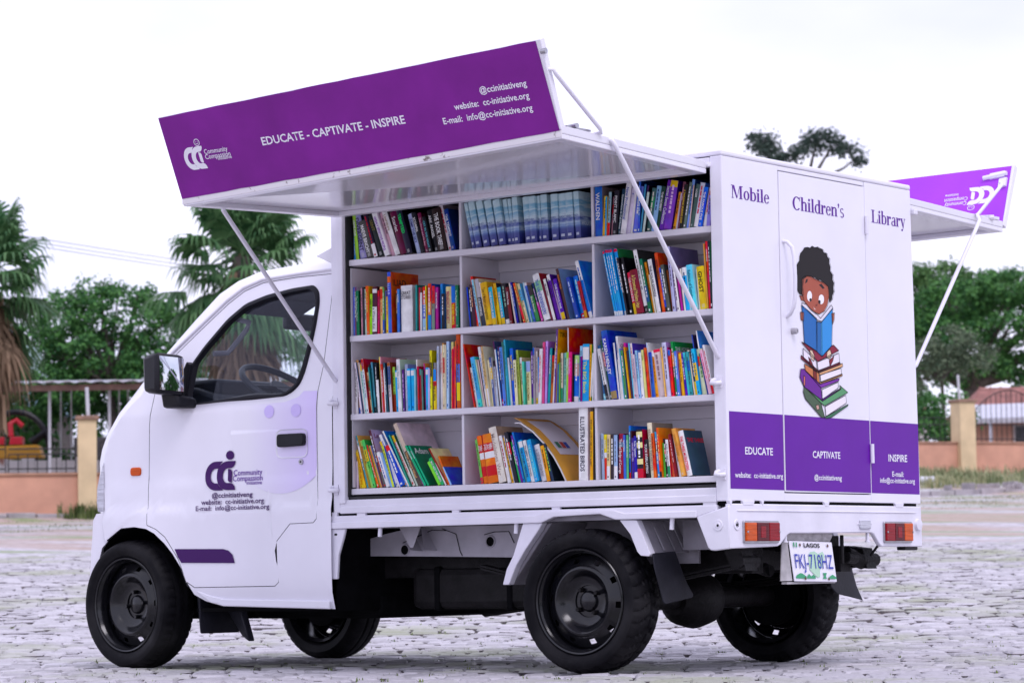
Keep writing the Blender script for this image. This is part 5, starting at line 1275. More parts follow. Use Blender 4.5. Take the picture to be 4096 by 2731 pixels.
-572,13,168,-10,e0c020,b8a020,DANNY,f0f0f0,0:.48:d02818;.48:.6:e8d8d8
-558,14,167,14,c8b888,b0a080,,404030
-544,17,166,7,302830,281820,,
-526,16,164,7,90a8c8,283858,,606878
-509,21,168,14,8a1c34,601020,The Red Badge of Courage,e8d0d0,.7:.82:607080
-485,11,163,-4,4a68b8,283870,SNOWMAN,e0e8ff
-473,10,162,7,5aa070,182828,HATCHET PAULSEN,e0f0e0
-462,9,196,0,3a70c0,3468c0,,c0e0f8
-453,7,177,3,301820,401820,LORD,e0e0e0
-446,14,150,4,3a2878,20204a,GREEK HEROES,b0a0e0
-431,16,157,-7,30209a,201860,Solar System,f0f0ff,0:.15:d0d8ec
-415,27,179,-13,1c1820,980f24,,,0:.2:b01c30;.28:.4:e0c890;.62:.74:e0c890;.84:.96:e0c890
-385,19,142,-32,201c20,181818,TUCK EVERLASTING,e8e0e0,.55:.75:6a1c20
-365,20,203,-40,d8ccb0,908878,BRIDGE TO TERABITHIA,908878
-344,12,164,-35,c85838,b04828,,
-331,12,168,-44,4a98e0,3a80c8,,e0f0ff
-318,10,183,-44,e05030,e07820,,f0c080
-308,10,127,-18,4a9840,8a2828,,
-297,12,142,-52,181818,c03030,,d0d0d0,.6:.72:c02828
-284,12,138,-42,d8d0d8,c03838,,
-271,19,157,-62,e06858,b83838,,
-252,10,159,-98,7a1820,601018,,e0a0a0
-241,14,154,-94,d4ccd8,c0b8c8,,
-225,17,180,-131,d89a58,c88a50,WINTER CAMP,b07840
-206,23,170,-129,e0e0f0,304858,THE THREE MUSKETEERS,d83050
"""
# ================================================================ books
ORD = ['first', 'second', 'third', 'fourth', 'fifth', 'sixth', 'seventh', 'eighth', 'ninth', 'tenth', '11th', '12th', '13th', '14th', '15th', '16th', '17th', '18th', '19th', '20th', '21st', '22nd', '23rd', '24th', '25th', '26th', '27th', '28th', '29th', '30th', '31st', '32nd', '33rd', '34th', '35th', '36th', '37th', '38th', '39th', '40th']+['%dth' % i for i in range(41, 70)]
ORD[40] = '41st'; ORD[41] = '42nd'; ORD[42] = '43rd'; ORD[50] = '51st'; ORD[51] = '52nd'; ORD[52] = '53rd'
ROW = {'1': 'top shelf', '2': 'second shelf', '3': 'third shelf', '4': 'bottom shelf'}; SEC = {'L': 'left', 'M': 'middle', 'R': 'right'}
def colour_name(h):
    if h == 'wave': return 'sea-wave patterned blue'
    r, g, b_ = [int(h[i:i+2], 16)/255 for i in (0, 2, 4)]; mx, mn = max(r, g, b_), min(r, g, b_); s = 0 if mx == 0 else (mx-mn)/mx
    if mx < .17: return 'black'
    if s < .17: return 'white' if mx > .8 else ('pale grey' if mx > .6 else 'dark grey')
    d = mx-mn; hue = (60*((g-b_)/d) if mx == r else 60*((b_-r)/d)+120 if mx == g else 60*((r-g)/d)+240) % 360
    n = 'red' if hue < 14 or hue > 345 else 'orange' if hue < 35 else 'yellow' if hue < 62 else 'lime green' if hue < 95 else 'green' if hue < 160 else 'teal' if hue < 192 else 'blue' if hue < 248 else 'purple' if hue < 292 else 'pink'
    if n in ('orange', 'yellow') and mx < .5: n = 'brown'
    if n in ('orange', 'yellow') and s < .4: n = 'beige'
    if n == 'red' and mx < .55: n = 'maroon'
    pre = 'dark ' if mx < .42 and n not in ('maroon', 'brown') else 'pale ' if s < .38 and n not in ('beige',) else ''
    return pre+n
def wave_mat():
    M = bpy.data.materials.new('sea_wave_cover'); M.use_nodes = True; t = M.node_tree; b_ = t.nodes['Principled BSDF']; setp(b_, 'Roughness', .35)
    tcn = t.nodes.new('ShaderNodeTexCoord'); mp_ = t.nodes.new('ShaderNodeMapping'); mp_.inputs['Scale'].default_value = (6, 6, 40); t.links.new(tcn.outputs['Object'], mp_.inputs[0])
    n = t.nodes.new('ShaderNodeTexNoise'); n.inputs['Scale'].default_value = 1.6; n.inputs['Detail'].default_value = 5; t.links.new(mp_.outputs[0], n.inputs[0])
    sx = t.nodes.new('ShaderNodeSeparateXYZ'); t.links.new(tcn.outputs['Object'], sx.inputs[0])
    ma = t.nodes.new('ShaderNodeMath'); ma.operation = 'MULTIPLY_ADD'; ma.inputs[1].default_value = 1/.185; t.links.new(sx.outputs[2], ma.inputs[0])
    mb_ = t.nodes.new('ShaderNodeMath'); mb_.operation = 'MULTIPLY_ADD'; mb_.inputs[1].default_value = .34; mb_.inputs[2].default_value = -.17; t.links.new(n.outputs[0], mb_.inputs[0]); t.links.new(mb_.outputs[0], ma.inputs[2])
    r = t.nodes.new('ShaderNodeValToRGB'); e = r.color_ramp.elements; e[0].position = 0; e[0].color = (.03, .035, .22, 1); e[1].position = 1; e[1].color = (.50, .72, .78, 1)
    for p_, c_ in ((.22, (.05, .07, .30)), (.30, (.12, .22, .50)), (.36, (.45, .60, .72)), (.42, (.06, .10, .38)), (.50, (.55, .70, .76)), (.62, (.20, .45, .62)), (.70, (.60, .75, .78)), (.80, (.16, .45, .62)), (.86, (.58, .76, .80))):
        q = e.new(p_); q.color = (*c_, 1)
    t.links.new(ma.outputs[0], r.inputs[0]); t.links.new(r.outputs[0], b_.inputs['Base Color']); return M
WAVE = wave_mat()
BRI = 1.28
def bcol(h): return tuple(min(.82, v*BRI) for v in lin(h))
def set_col(me, cols):
    ca = me.color_attributes.new('Col', 'FLOAT_COLOR', 'POINT'); ca.data.foreach_set('color', [c for q in cols for c in (*q, 1)])
def cover_geo(t, d, h, sp, cv):
    v = []; f = []; c = []; bul = min(.0045, t*.16); k = 5
    for z in (0, h):
        for i in range(k): u = i/(k-1); v.append((t*u, -bul*(1-(2*u-1)**2), z)); c.append(sp)
    f += [(i, i+1, k+i+1, k+i) for i in range(k-1)]+[tuple(range(k, 2*k)), tuple(range(k-1, -1, -1))]
    w_ = min(.0019, t*.22)
    for x0, x1 in ((0, w_), (t-w_, t)):
        o = len(v); v += [(x0, .0002, 0), (x1, .0002, 0), (x1, d, 0), (x0, d, 0), (x0, .0002, h), (x1, .0002, h), (x1, d, h), (x0, d, h)]; c += [cv]*8
        f += [(o+3, o+2, o+1, o), (o+4, o+5, o+6, o+7), (o, o+1, o+5, o+4), (o+1, o+2, o+6, o+5), (o+2, o+3, o+7, o+6), (o+3, o, o+4, o+7)]
    return v, f, c, bul, w_
rb = random.Random(21); items = []
for blk in BOOKS.strip().split('@')[1:]:
    ls = blk.strip().split('\n'); bay = ls[0]
    for i, ln in enumerate(sorted(ls[1:], key=lambda q: int(q.split(',')[0]))):
        p = ln.split(','); x, t, h, l = [int(q) for q in p[:4]]; lo, hi = {'L': (-1768, -1237), 'M': (-1221, -611), 'R': (-595, -64)}[bay[1]]
        x = max(x, lo+1); l = max(l, math.degrees(math.asin(max(-1, min(1, (lo+1-x)/h))))*10)
        if l > 0 and x+t+h*math.sin(R(l/10)) > hi: l = max(0, math.degrees(math.asin(max(0, min(1, (hi-x-t)/h))))*10)
        if x+t > hi: x = hi-t
        items.append([bay, i, x/1000, t/1000, h/1000, l/10, p[4], p[5], p[6], p[7], p[8] if len(p) > 8 else ''])
rank = sorted(items, key=lambda q: -q[3]*q[4]); single = set((q[0], q[1]) for q in rank[:300])
COVERTXT = {('4L', '1a9a68'): ('Adam & Eve', 'e8f8f0', .80, .026), ('4L', '502838'): ('Leo the Late', '7a2850', .86, .02), ('4L', '7a2820'): ('JUST ONE!', '4a4440', .86, .022), ('4L', 'c86830'): ('The Safe Place', 'f0e0d0', .84, .02), ('3M', '5a3a80'): ('TIKI', '201810', .90, .018), ('4R', 'e0e0f0'): ('THE THREE', 'd02838', .74, .016), ('1M', 'wave'): ('HOLY BIBLE', 'c8d4e8', .30, .014), ('2L', '4a60c0'): ('ILIAD', '3a2018', .78, .026), ('3R', '1e8a48'): ('THE ADVENTURES', 'f0f0e8', .84, .014), ('3R', 'e0dce4'): ('COUNTING', '505060', .82, .014)}
bulk = MB(); bulkc = []
for bay, i, x, t, h, l, sp, cv, ti, tcx, pan in items:
    z0 = ZS[int(bay[0])-1]+.0006; th = R(l); z0 += max(0, t*math.sin(th)); d = max(.12, min(.225, h*rb.uniform(.68, .80)))
    y0 = .034+rb.uniform(0, .016)
    if sp in ('4a60b8', ) and bay == '3R': y0 = .07
    ang = (0, th, 0); wave = sp == 'wave'
    csp = (.3, .5, .6) if wave else bcol(sp); ccv = (.3, .5, .6) if wave else bcol(cv)
    v, f, c, bul, w_ = cover_geo(t, d, h, csp, ccv)
    if (bay, i) not in single:
        Mx = Matrix.Translation((x, y0, z0)) @ Matrix.Rotation(th, 4, 'Y'); bulk.add([Mx @ Vector(q) for q in v], f, 0); bulkc += c
        o_ = len(bulk.v); pg = [(w_, .003, .002), (t-w_, .003, .002), (t-w_, d-.004, .002), (w_, d-.004, .002), (w_, .003, h-.004), (t-w_, .003, h-.004), (t-w_, d-.004, h-.004), (w_, d-.004, h-.004)]
        bulk.hexa([Mx @ Vector(q) for q in pg], 1); bulkc += [(.6, .56, .52)]*8
        continue
    b = MB(); b.add(v, f); o = b.build('book', WAVE if wave else BOOK, None, 45, recalc=False); set_col(o.data, c)
    o.location = (x, y0, z0); o.rotation_euler = ang
    sz = 'thick' if t > .024 else 'thin' if t < .011 else ''
    hg = 'tall' if h > .225 else 'short' if h < .145 else ''
    adj = ' '.join(q for q in (hg, sz) if q)
    tag(o, ('%s %s book, %s from left in the %s section of the %s' % (adj, colour_name(sp), ORD[i], SEC[bay[1]], ROW[bay[0]])).strip(), 'book', 'books on the library shelves')
    b = MB(); b.box(w_, t-w_, .0015, d-.004, .003, h-.004); b.build('pages', PAGES, o, 0)
    cur = lambda u: -bul*(1-(2*u-1)**2)-.0005
    pr_ = MB(); pc = []
    def strip(za, zb, hexc, ua=0.02, ub=.98):
        us = [ua+(ub-ua)*k/4 for k in range(5)]
        pr_.add([(t*u, cur(u), za*h) for u in us]+[(t*u, cur(u), zb*h) for u in us], [(k, k+1, k+6, k+5) for k in range(4)]); pc.extend([hexc]*10)
    if pan:
        for q in pan.split(';'):
            a, e_, hx = q.split(':'); strip(float(a)+.004, float(e_)-.004, bcol(hx)); po = pr_.build('spine_panel', PRINT, o, 0, recalc=False); set_col(po.data, pc); pr_.__init__(); pc.clear()
    tcol = bcol(tcx) if tcx else tuple(1-.85*q if max(csp) < .35 else q*.25 for q in csp)
    if ti.startswith('#'):
        for k, wd in enumerate(ti[1:].split(' ')): text('spine_title', wd, o, PRINT, (t*.5, cur(.5)-.0006, h*(.80-.09*k if 'GREAT' in ti else .735-.055*k)), (1, 0, 0), (0, 0, 1), .014 if 'GREAT' in ti else .011, t*.80 if 'GREAT' in ti else t*.86, .01, 'C', tcol)
    elif ti:
        cap = min(.020, t*.52); zt = h*(.92 if len(ti) > 12 else .80)
        if ti in '25780': text('spine_title', ti, o, PRINT, (t*.3, cur(.5)-.0006, h*.06), (1, 0, 0), (0, 0, 1), .010, None, .02, 'L', tcol)
        else:
            if wave: text('spine_title', ti, o, PRINT, (t*.14, cur(.5)-.0006, h*.48), (1, 0, 0), (0, 0, 1), .008, t*.7, .01, 'L', tcol); strip(.08, .135, (.55, .6, .72), .25, .75)
            else:
                tz = .88*h
                for q in (pan.split(';') if pan else []):
                    a, e_, hx = q.split(':')
                    if float(e_) > .9: tz = min(tz, h*float(a)-.004)
                text('spine_title', ti, o, PRINT, (t*.5-cap*.5, cur(.5)-.0006, tz), (0, 0, -1), (1, 0, 0), cap, -tz*.86, .02 if ti.isupper() else .008, 'L', tcol)
                if t > .014 and not pan and rb.random() < .6: strip(.03, .03+min(.09, t*.5/h), tuple(q*.6+.25 for q in csp), .3, .7)
    elif t > .007:
        z = h*rb.uniform(.86, .93); e_ = h*rb.uniform(.3, .5)
        if not pan and rb.random() < .45:
            ca_ = bcol(rb.choice(['d8d0dc', 'c83038', '2858b0', 'e0b030', '30805a', '1c1c24', cv])); a_ = rb.choice([(.0, .12), (.86, 1), (.55, .8), (.0, .3)]); strip(a_[0]+.004, a_[1]-.004, ca_)
        while z > e_:                                        # lettering too small to read
            L_ = rb.uniform(.006, .02); strip(max(0, z-L_)/h, z/h, tcol, .36, .64); z -= L_+rb.uniform(.002, .005)
        if rb.random() < .5: strip(.035, .075, tcol, .3, .7)
    if 0 < len(pr_.f) <= 16:
        for k in range(0, len(pr_.v), 10):
            one = MB(); one.add(pr_.v[k:k+10], [(j, j+1, j+6, j+5) for j in range(4)]); po = one.build('spine_panel', PRINT, o, 0, recalc=False); set_col(po.data, pc[k:k+10])
    elif pr_.v:
        po = pr_.build('spine_print', PRINT, o, 0, recalc=False); set_col(po.data, pc); po['kind'] = 'stuff'
    k = COVERTXT.get((bay, sp))
    if k and k[0]: text('cover_title', k[0], o, PRINT, (t+.0005, .012, h*k[2]), (0, 1, 0), (0, 0, 1), k[3], None, .015, 'L', bcol(k[1]))
bo = bulk.build('thin_books', [BOOK, PAGES], None, 0, recalc=False); set_col(bo.data, bulkc); tag(bo, 'thin paperbacks and booklets packed in between the larger shelved books', 'books', kind='stuff')
# the bowed orange folder leaning on the bottom shelf
fpath = [(-.742, .716), (-.768, .765), (-.802, .818), (-.845, .868), (-.897, .915), (-.955, .950), (-.985, .962)]
def sheet(path, dn, y0, y1, th):
    b = MB(); k = len(path); off_ = [(p_[0]+dn[0], p_[1]+dn[1]) for p_ in path]; nrm = (th*.75, th*.66)
    P = [(x_, y_, z_) for (x_, z_) in off_ for y_ in (y0, y1)]+[(x_-nrm[0], y_, z_-nrm[1]) for (x_, z_) in off_ for y_ in (y0, y1)]
    F = [(2*i_, 2*i_+1, 2*i_+3, 2*i_+2) for i_ in range(k-1)]+[(2*k+2*i_+2, 2*k+2*i_+3, 2*k+2*i_+1, 2*k+2*i_) for i_ in range(k-1)]
    F += [(2*i_, 2*i_+2, 2*k+2*i_+2, 2*k+2*i_) for i_ in range(k-1)]+[(2*i_+1, 2*k+2*i_+1, 2*k+2*i_+3, 2*i_+3) for i_ in range(k-1)]+[(2*k-2, 2*k-1, 4*k-1, 4*k-2)]
    b.add(P, F); return b
fo = sheet(fpath, (0, 0), .045, .262, .0015).build('paper_folder', mat('orange_card', (.72, .35, .035), .5, .12, 12), None, 60); tag(fo, 'bowed orange card folder with white label leaning among books on bottom shelf', 'folder')
sheet([(x_-.004, z_-.006) for x_, z_ in fpath[:-1]]+[(-.985, .945)], (0, 0), .05, .255, .006).build('loose_pages', mat('white_paper', (.72, .70, .72), .7), fo, 60)
lp = []
for x_, z_ in fpath[2:6]: lp.append((x_+.0012, z_+.0012))
sheet(lp, (0, 0), .085, .235, .0006).build('folder_label', mat('label_paper', (.70, .66, .70), .6), fo, 60)
b = MB()
for k, (c_, ya) in enumerate((((.05, .25, .1), .10), ((.5, .05, .03), .13), ((.03, .08, .4), .155))):
    x_, z_ = -.822, .842; b.add([(x_+.0035, ya, z_+.003), (x_+.0035, ya+.022, z_+.003), (x_-.018, ya+.022, z_+.026), (x_-.018, ya, z_+.026)], [(0, 1, 2, 3)], k)
b.build('label_pictures', [mat('pic_green', (.05, .2, .1), .5), mat('pic_red', (.5, .05, .03), .5), mat('pic_blue', (.03, .08, .4), .5)], fo, 0, recalc=False)
flush_texts()
# ================================================================ background of the yard
def leaf_mat(name, c0, c1, rough=.5):
    M = bpy.data.materials.new(name); M.use_nodes = True; t = M.node_tree; b_ = t.nodes['Principled BSDF']; setp(b_, 'Roughness', rough); setp(b_, 'Specular IOR Level', .18)
    g = t.nodes.new('ShaderNodeNewGeometry'); r = t.nodes.new('ShaderNodeValToRGB'); r.color_ramp.elements[0].color = (*c0, 1); r.color_ramp.elements[1].color = (*c1, 1)
    t.links.new(g.outputs['Random Per Island'], r.inputs[0]); t.links.new(r.outputs[0], b_.inputs['Base Color'])
    o = t.nodes['Material Output']; tr = t.nodes.new('ShaderNodeBsdfTranslucent'); t.links.new(r.outputs[0], tr.inputs[0]); mx = t.nodes.new('ShaderNodeMixShader'); mx.inputs[0].default_value = .3
    t.links.new(b_.outputs[0], mx.inputs[1]); t.links.new(tr.outputs[0], mx.inputs[2]); t.links.new(mx.outputs[0], o.inputs[0]); return M
LEAF1 = leaf_mat('leaf_dark_green', (.020, .090, .030), (.12, .30, .075)); LEAF2 = leaf_mat('leaf_mid_green', (.04, .12, .035), (.15, .28, .09)); LEAF3 = leaf_mat('leaf_grey_green', (.06, .10, .06), (.20, .25, .15)); LEAF4 = leaf_mat('leaf_far', (.03, .055, .045), (.07, .10, .075))
BARK = mat('bark', (.09, .075, .065), .9, .35, 8, .5, 20); THATCH = leaf_mat('dead_frond', (.10, .065, .04), (.34, .23, .15), .8); PALM = leaf_mat('palm_leaf', (.035, .11, .04), (.14, .27, .11), .42)
def clumped_leaves(blobs, n_clumps, per, size, seed, flat_=.7, cm=1.0):
    """leaf blades in clumps spread through ellipsoids (centre, radii), thinner inside, so that sky shows between"""
    q = random.Random(seed); b = MB(); tot = sum(r[0]*r[1]*r[2] for _, r in blobs)
    for c, r in blobs:
        for _ in range(max(3, int(n_clumps*r[0]*r[1]*r[2]/tot))):
            while True:
                d = Vector((q.uniform(-1, 1), q.uniform(-1, 1), q.uniform(-1, 1)))
                if .45 < d.length < 1: break
            d = d.normalized()*(d.length**.45)
            p = Vector(c)+Vector((d.x*r[0], d.y*r[1], d.z*r[2])); cr_ = size*q.uniform(1.5, 2.9)*cm
            for _ in range(per):
                e = Vector((q.gauss(0, 1), q.gauss(0, 1), q.gauss(0, 1)*flat_+.3)).normalized(); lp = p+e*cr_*q.uniform(.3, 1)
                n = (e*1.3+Vector((q.gauss(0, .35), q.gauss(0, .35), q.gauss(0, .35)+.4))).normalized(); a = n.cross(Vector((q.gauss(0, 1), q.gauss(0, 1), q.gauss(0, 1)))).normalized(); s = n.cross(a); L = size*q.uniform(.6, 1.15)
                b.add([lp, lp+a*L*.5+s*L*.3, lp+a*L, lp+a*L*.5-s*L*.3], [(0, 1, 2, 3)])
    return b
def limb_tubes(b, base, tips, r0, q):
    for tpnt in tips:
        mid = base.lerp(tpnt, .5)+Vector((q.uniform(-.15, .15), q.uniform(-.15, .15), q.uniform(0, .25))); b.tube([base, base.lerp(mid, .5)+Vector((0, 0, .05)), mid, tpnt], [r0, r0*.75, r0*.5, r0*.18], 7)
def tree(name, label, u, v, trunk_h, r0, blobs, clumps, per, size, leafm, seed, group=None):
    q = random.Random(seed); base = site(u, v, -.1); t = empty(name, base); tag(t, label, 'tree', group)
    rel = lambda c: site(u, v)+RH*c[0]+FH*c[1]+Vector((0, 0, c[2]))-base
    b = MB(); top = rel((q.uniform(-.1, .1), 0, trunk_h)); b.tube([(0, 0, 0), rel((.05, 0, trunk_h*.5)), top], [r0*1.25, r0, r0*.75], 10)
    limb_tubes(b, top, [rel(c)+Vector((q.uniform(-.5, .5)*r[0], q.uniform(-.5, .5)*r[1], q.uniform(-.2, .5)*r[2])) for c, r in blobs for _ in range(3)], r0*.6, q)
    b.build('trunk', BARK, t, 50)
    clumped_leaves([(rel(c), r) for c, r in blobs], clumps, per, size, seed+1).build('crown', leafm, t, 0, recalc=False)
    return t
def bush(name, label, u, v, blobs, clumps, per, size, leafm, seed):
    base = site(u, v, -.05); t = empty(name, base); tag(t, label, 'shrub', 'shrubs beyond the walls'); q = random.Random(seed); rel = lambda c: RH*c[0]+FH*c[1]+Vector((0, 0, c[2]))
    b = MB(); limb_tubes(b, Vector((0, 0, 0)), [rel(c) for c, r_ in blobs], .05, q); b.build('stem', BARK, t, 50)
    clumped_leaves([(rel(c), r_) for c, r_ in blobs], clumps, per, size, seed+1).build('foliage', leafm, t, 0, recalc=False); return t
# dense round-headed tree behind the carport on the left
tree('broadleaf_tree', 'dense dark green round-headed tree behind the tin carport roof', -7.7, 57.5, 2.0, .10, [((-2.0, .2, 2.0), (.75, .9, .5)), ((-1.3, 0, 2.6), (.75, 1.0, .5)), ((-.8, 0, 3.25), (.65, 1.0, .5)), ((.0, 0, 3.5), (.7, 1.0, .52)), ((.75, 0, 3.25), (.65, 1.0, .5)), ((1.45, .2, 2.85), (.65, 1.0, .5)), ((-.3, -.3, 2.6), (1.0, 1.0, .5)), ((.9, -.2, 2.2), (1.0, 1.0, .5)), ((-1.2, -.2, 1.9), (1.0, .9, .45)), ((2.0, .2, 2.1), (.7, .9, .5)), ((-.2, 0, 4.0), (.4, .5, .2)), ((.5, 0, 3.85), (.3, .5, .2)), ((-1.0, 0, 3.75), (.25, .4, .18)), ((1.3, 0, 3.45), (.25, .4, .2)), ((-1.6, 0, 3.05), (.3, .4, .2)), ((-2.7, .3, 1.75), (.6, .8, .45)), ((.2, .5, 2.0), (2.2, .6, .5))], 640, 60, .10, LEAF1, 40)
tree('broadleaf_tree', 'leafy tree glimpsed through the windscreen beyond the cab', -2.6, 62, 2.0, .15, [((-.9, 0, 2.6), (1.2, 1.2, .9)), ((.9, 0, 2.8), (1.3, 1.2, 1.0)), ((2.6, .3, 2.4), (1.2, 1.1, .9)), ((-1.2, 0, 1.5), (1.5, 1.0, .9))], 300, 50, .14, LEAF1, 44)
bush('shrub', 'dark shrubbery in the shade behind the carport posts', -7.6, 58.6, [((-2.6, 0, .9), (1.2, .8, 1.1)), ((-.8, 0, 1.0), (1.3, .8, 1.1)), ((1.0, 0, 1.0), (1.3, .8, 1.15)), ((2.8, 0, .9), (1.2, .8, 1.1))], 230, 44, .14, LEAF1, 47)
bush('shrub', 'dark shrubbery beyond the cab window sill', -3.6, 60.5, [((-1.2, 0, .9), (1.4, .8, 1.1)), ((1.2, 0, .9), (1.4, .8, 1.1))], 130, 44, .15, LEAF1, 48)
# trees on the right beyond the wall
tree('broadleaf_tree', 'large mid green spreading tree behind the red-roofed house', 15.4, 101, 3.2, .28, [((-1.8, 0, 5.5), (1.2, 1.6, .55)), ((-.3, 0, 6.2), (1.2, 1.6, .6)), ((1.4, 0, 6.5), (1.2, 1.6, .6)), ((3.0, 0, 6.0), (1.2, 1.6, .65)), ((-.8, -.8, 4.9), (1.3, 1.3, .5)), ((1.2, -.6, 5.2), (1.4, 1.3, .55)), ((3.2, -.4, 4.7), (1.2, 1.3, .6)), ((-2.7, .3, 4.4), (.9, 1.2, .6)), ((-.2, 0, 3.9), (1.7, 1.2, .5)), ((2.0, 0, 3.9), (1.5, 1.2, .55))], 520, 56, .17, LEAF1, 50)
tree('broadleaf_tree', 'tallest pale-topped green tree at the back right edge of the yard', 13.0, 108, 3.4, .28, [((-1.6, 0, 6.5), (.95, 1.4, .6)), ((-.2, 0, 6.9), (.85, 1.4, .6)), ((1.2, 0, 7.6), (.9, 1.4, .62)), ((2.6, 0, 7.5), (1.0, 1.4, .6)), ((4.2, 0, 7.0), (1.1, 1.4, .65)), ((-1.4, 0, 5.4), (1.2, 1.2, .65)), ((.8, 0, 6.2), (1.3, 1.2, .6)), ((2.6, 0, 6.3), (1.3, 1.2, .6)), ((-1.8, 0, 4.4), (1.1, 1.2, .6))], 430, 52, .18, LEAF2, 54)
tree('broadleaf_tree', 'thin grey green young tree in front of the dark trees at right', 11.45, 80, 2.3, .06, [((-.6, 0, 3.0), (.7, .7, .42)), ((.3, 0, 3.3), (.75, .7, .42)), ((.9, 0, 2.9), (.55, .6, .38)), ((-.9, .2, 2.35), (.55, .6, .4)), ((.1, 0, 2.6), (.6, .6, .35))], 130, 44, .11, LEAF3, 58)
bush('shrub', 'shady dark bush close by the truck box at right', 10.1, 83, [((-.3, 0, 2.4), (.8, .8, 1.2)), ((.1, 0, 1.2), (.9, .8, .9)), ((-.6, .3, 3.8), (.8, .8, .9)), ((.9, .4, 1.6), (.7, .7, .8))], 190, 46, .16, LEAF1, 61)
bush('shrub', 'dark low shrubs filling the gap between truck box and right pillar', 10.0, 76, [((-.9, 0, .8), (.7, .7, .8)), ((-.5, 0, 1.9), (.6, .7, .7)), ((.4, .3, .8), (.7, .7, .8)), ((1.1, .3, 1.3), (.6, .7, .7))], 170, 46, .13, LEAF1, 64)
# tall open-crowned tree far behind
def tall_tree():
    u, v = 11.4, 112; base = site(u, v, -.1); t = empty('umbrella_tree', base); tag(t, 'tall sparse flat-crowned tree standing far behind the truck box', 'tree')
    q = random.Random(70); rel = lambda c: RH*c[0]+FH*c[1]+Vector((0, 0, c[2])); b = MB(); zc = 12.6
    b.tube([(0, 0, 0), rel((.1, 0, 6)), rel((-.1, 0, 10.5)), rel((-.25, 0, 11.7))], [.30, .24, .17, .12], 9)
    tips = [(-2.0, 0, 13.2), (-1.4, .2, 12.7), (-.6, 0, 12.8), (.2, 0, 13.3), (.8, 0, 13.2), (1.6, .1, 12.7)]
    for x, y, z in tips:
        m_ = (x*.45-.2, y, 11.7+(z-11.7)*.35); b.tube([rel((-.25, 0, 11.6)), rel(m_), rel((x*.8-.1, y, z-.35)), rel((x, y, z))], [.10, .075, .045, .02], 7)
    b.build('trunk', BARK, t, 50)
    bl = [((-2.15, 0, 13.35), (.30, .4, .30)), ((-1.75, 0, 13.3), (.35, .4, .30)), ((-1.6, 0, 12.85), (.40, .4, .26)), ((-1.15, 0, 12.75), (.40, .4, .20)), ((-.65, 0, 12.85), (.35, .4, .16)), ((-.25, 0, 13.1), (.35, .4, .25)), ((.1, 0, 13.4), (.32, .4, .30)), ((.6, 0, 13.55), (.32, .4, .25)), ((.75, 0, 13.15), (.42, .4, .24)), ((1.25, 0, 12.95), (.36, .4, .24)), ((1.65, 0, 12.65), (.26, .3, .28)), ((-.25, 0, 12.0), (.35, .3, .10))]
    clumped_leaves([(rel(c), r) for c, r in bl], 95, 30, .19, 71, .5).build('crown', LEAF4, t, 0, recalc=False)
tall_tree()
# fan palms: costapalmate fronds with drooping tips above a skirt of dead leaves
def palm(label, u, v, trunk_h, seed, nfr=40, sc=1.0):
    q = random.Random(seed); base = site(u, v, -.1); t = empty('fan_palm', base); tag(t, label, 'palm tree', 'fan palms behind the wall')
    b = MB(); b.tube([(0, 0, 0), (.03, 0, trunk_h*.5), (0, 0, trunk_h)], [.22, .17, .15], 12); b.build('trunk', BARK, t, 50)
    def frond(bm_, az, el, L, fan, droop, blades=20):
        d = Vector((math.cos(az)*math.cos(el), math.sin(az)*math.cos(el), math.sin(el))); o = Vector((0, 0, trunk_h+q.uniform(-.1, .15)))
        hub = o+d*L+Vector((0, 0, -droop*L*.5)); side = d.cross(Vector((0, 0, 1))).normalized(); upn = side.cross(d).normalized()
        bm_.tube([o, o+d*L*.5, hub], [.016, .012, .008], 5)
        for k in range(blades):
            a = (k/(blades-1)-.5)*2*1.75+q.uniform(-.04, .04); e = (d*math.cos(a)+side*math.sin(a)+upn*.12*math.cos(a*1.2)).normalized(); bl = fan*(1-.18*abs(a)/1.75)*q.uniform(.85, 1.1)
            p1 = hub+e*bl*.45; p2 = hub+e*bl*.78+Vector((0, 0, -.10*bl*(1+droop))); p3 = hub+e*bl*.95+Vector((0, 0, -.42*bl*(.6+droop))); w_ = side*math.cos(a)-d*math.sin(a)
            bm_.add([hub, p1+w_*.032*sc+upn*.01, p1-w_*.032*sc+upn*.01, p2+w_*.017*sc, p2-w_*.017*sc, p3], [(0, 1, 2), (1, 3, 4, 2), (3, 5, 4)])
    g = MB()
    for k in range(nfr):
        f = k/nfr; frond(g, q.uniform(0, 6.283), R(78-135*f+q.uniform(-10, 10)), q.uniform(.38, .80)*sc, q.uniform(.42, .58)*sc, .2+.75*f)
    g.build('green_fronds', PALM, t, 0, recalc=False)
    g = MB()
    for k in range(int(nfr*1.1)):
        frond(g, q.uniform(0, 6.283), R(-58-26*q.random()), q.uniform(.30, .75)*sc, q.uniform(.40, .60)*sc, 1.0, 12)
    for k in range(160):
        a = q.uniform(0, 6.283); r_ = q.uniform(.16, .34)*sc; z_ = trunk_h-q.uniform(.2, 1.6)*sc; p = Vector((math.cos(a)*r_, math.sin(a)*r_, z_)); s = Vector((-math.sin(a), math.cos(a), 0))*q.uniform(.02, .05)
        g.add([p-s, p+s, p+s*.4+Vector((math.cos(a)*.05, math.sin(a)*.05, -q.uniform(.3, .6))), p-s*.4+Vector((0, 0, -q.uniform(.3, .5)))], [(0, 1, 2, 3)])
    g.build('dead_fronds', THATCH, t, 0, recalc=False)
palm('fan palm with brown dead fronds at the left edge of the picture', -7.45, 42, 3.75, 80, 56, 1.15)
palm('fan palm with hanging dead skirt rising behind the truck cab', -4.05, 45, 4.10, 84, 74, 1.25)
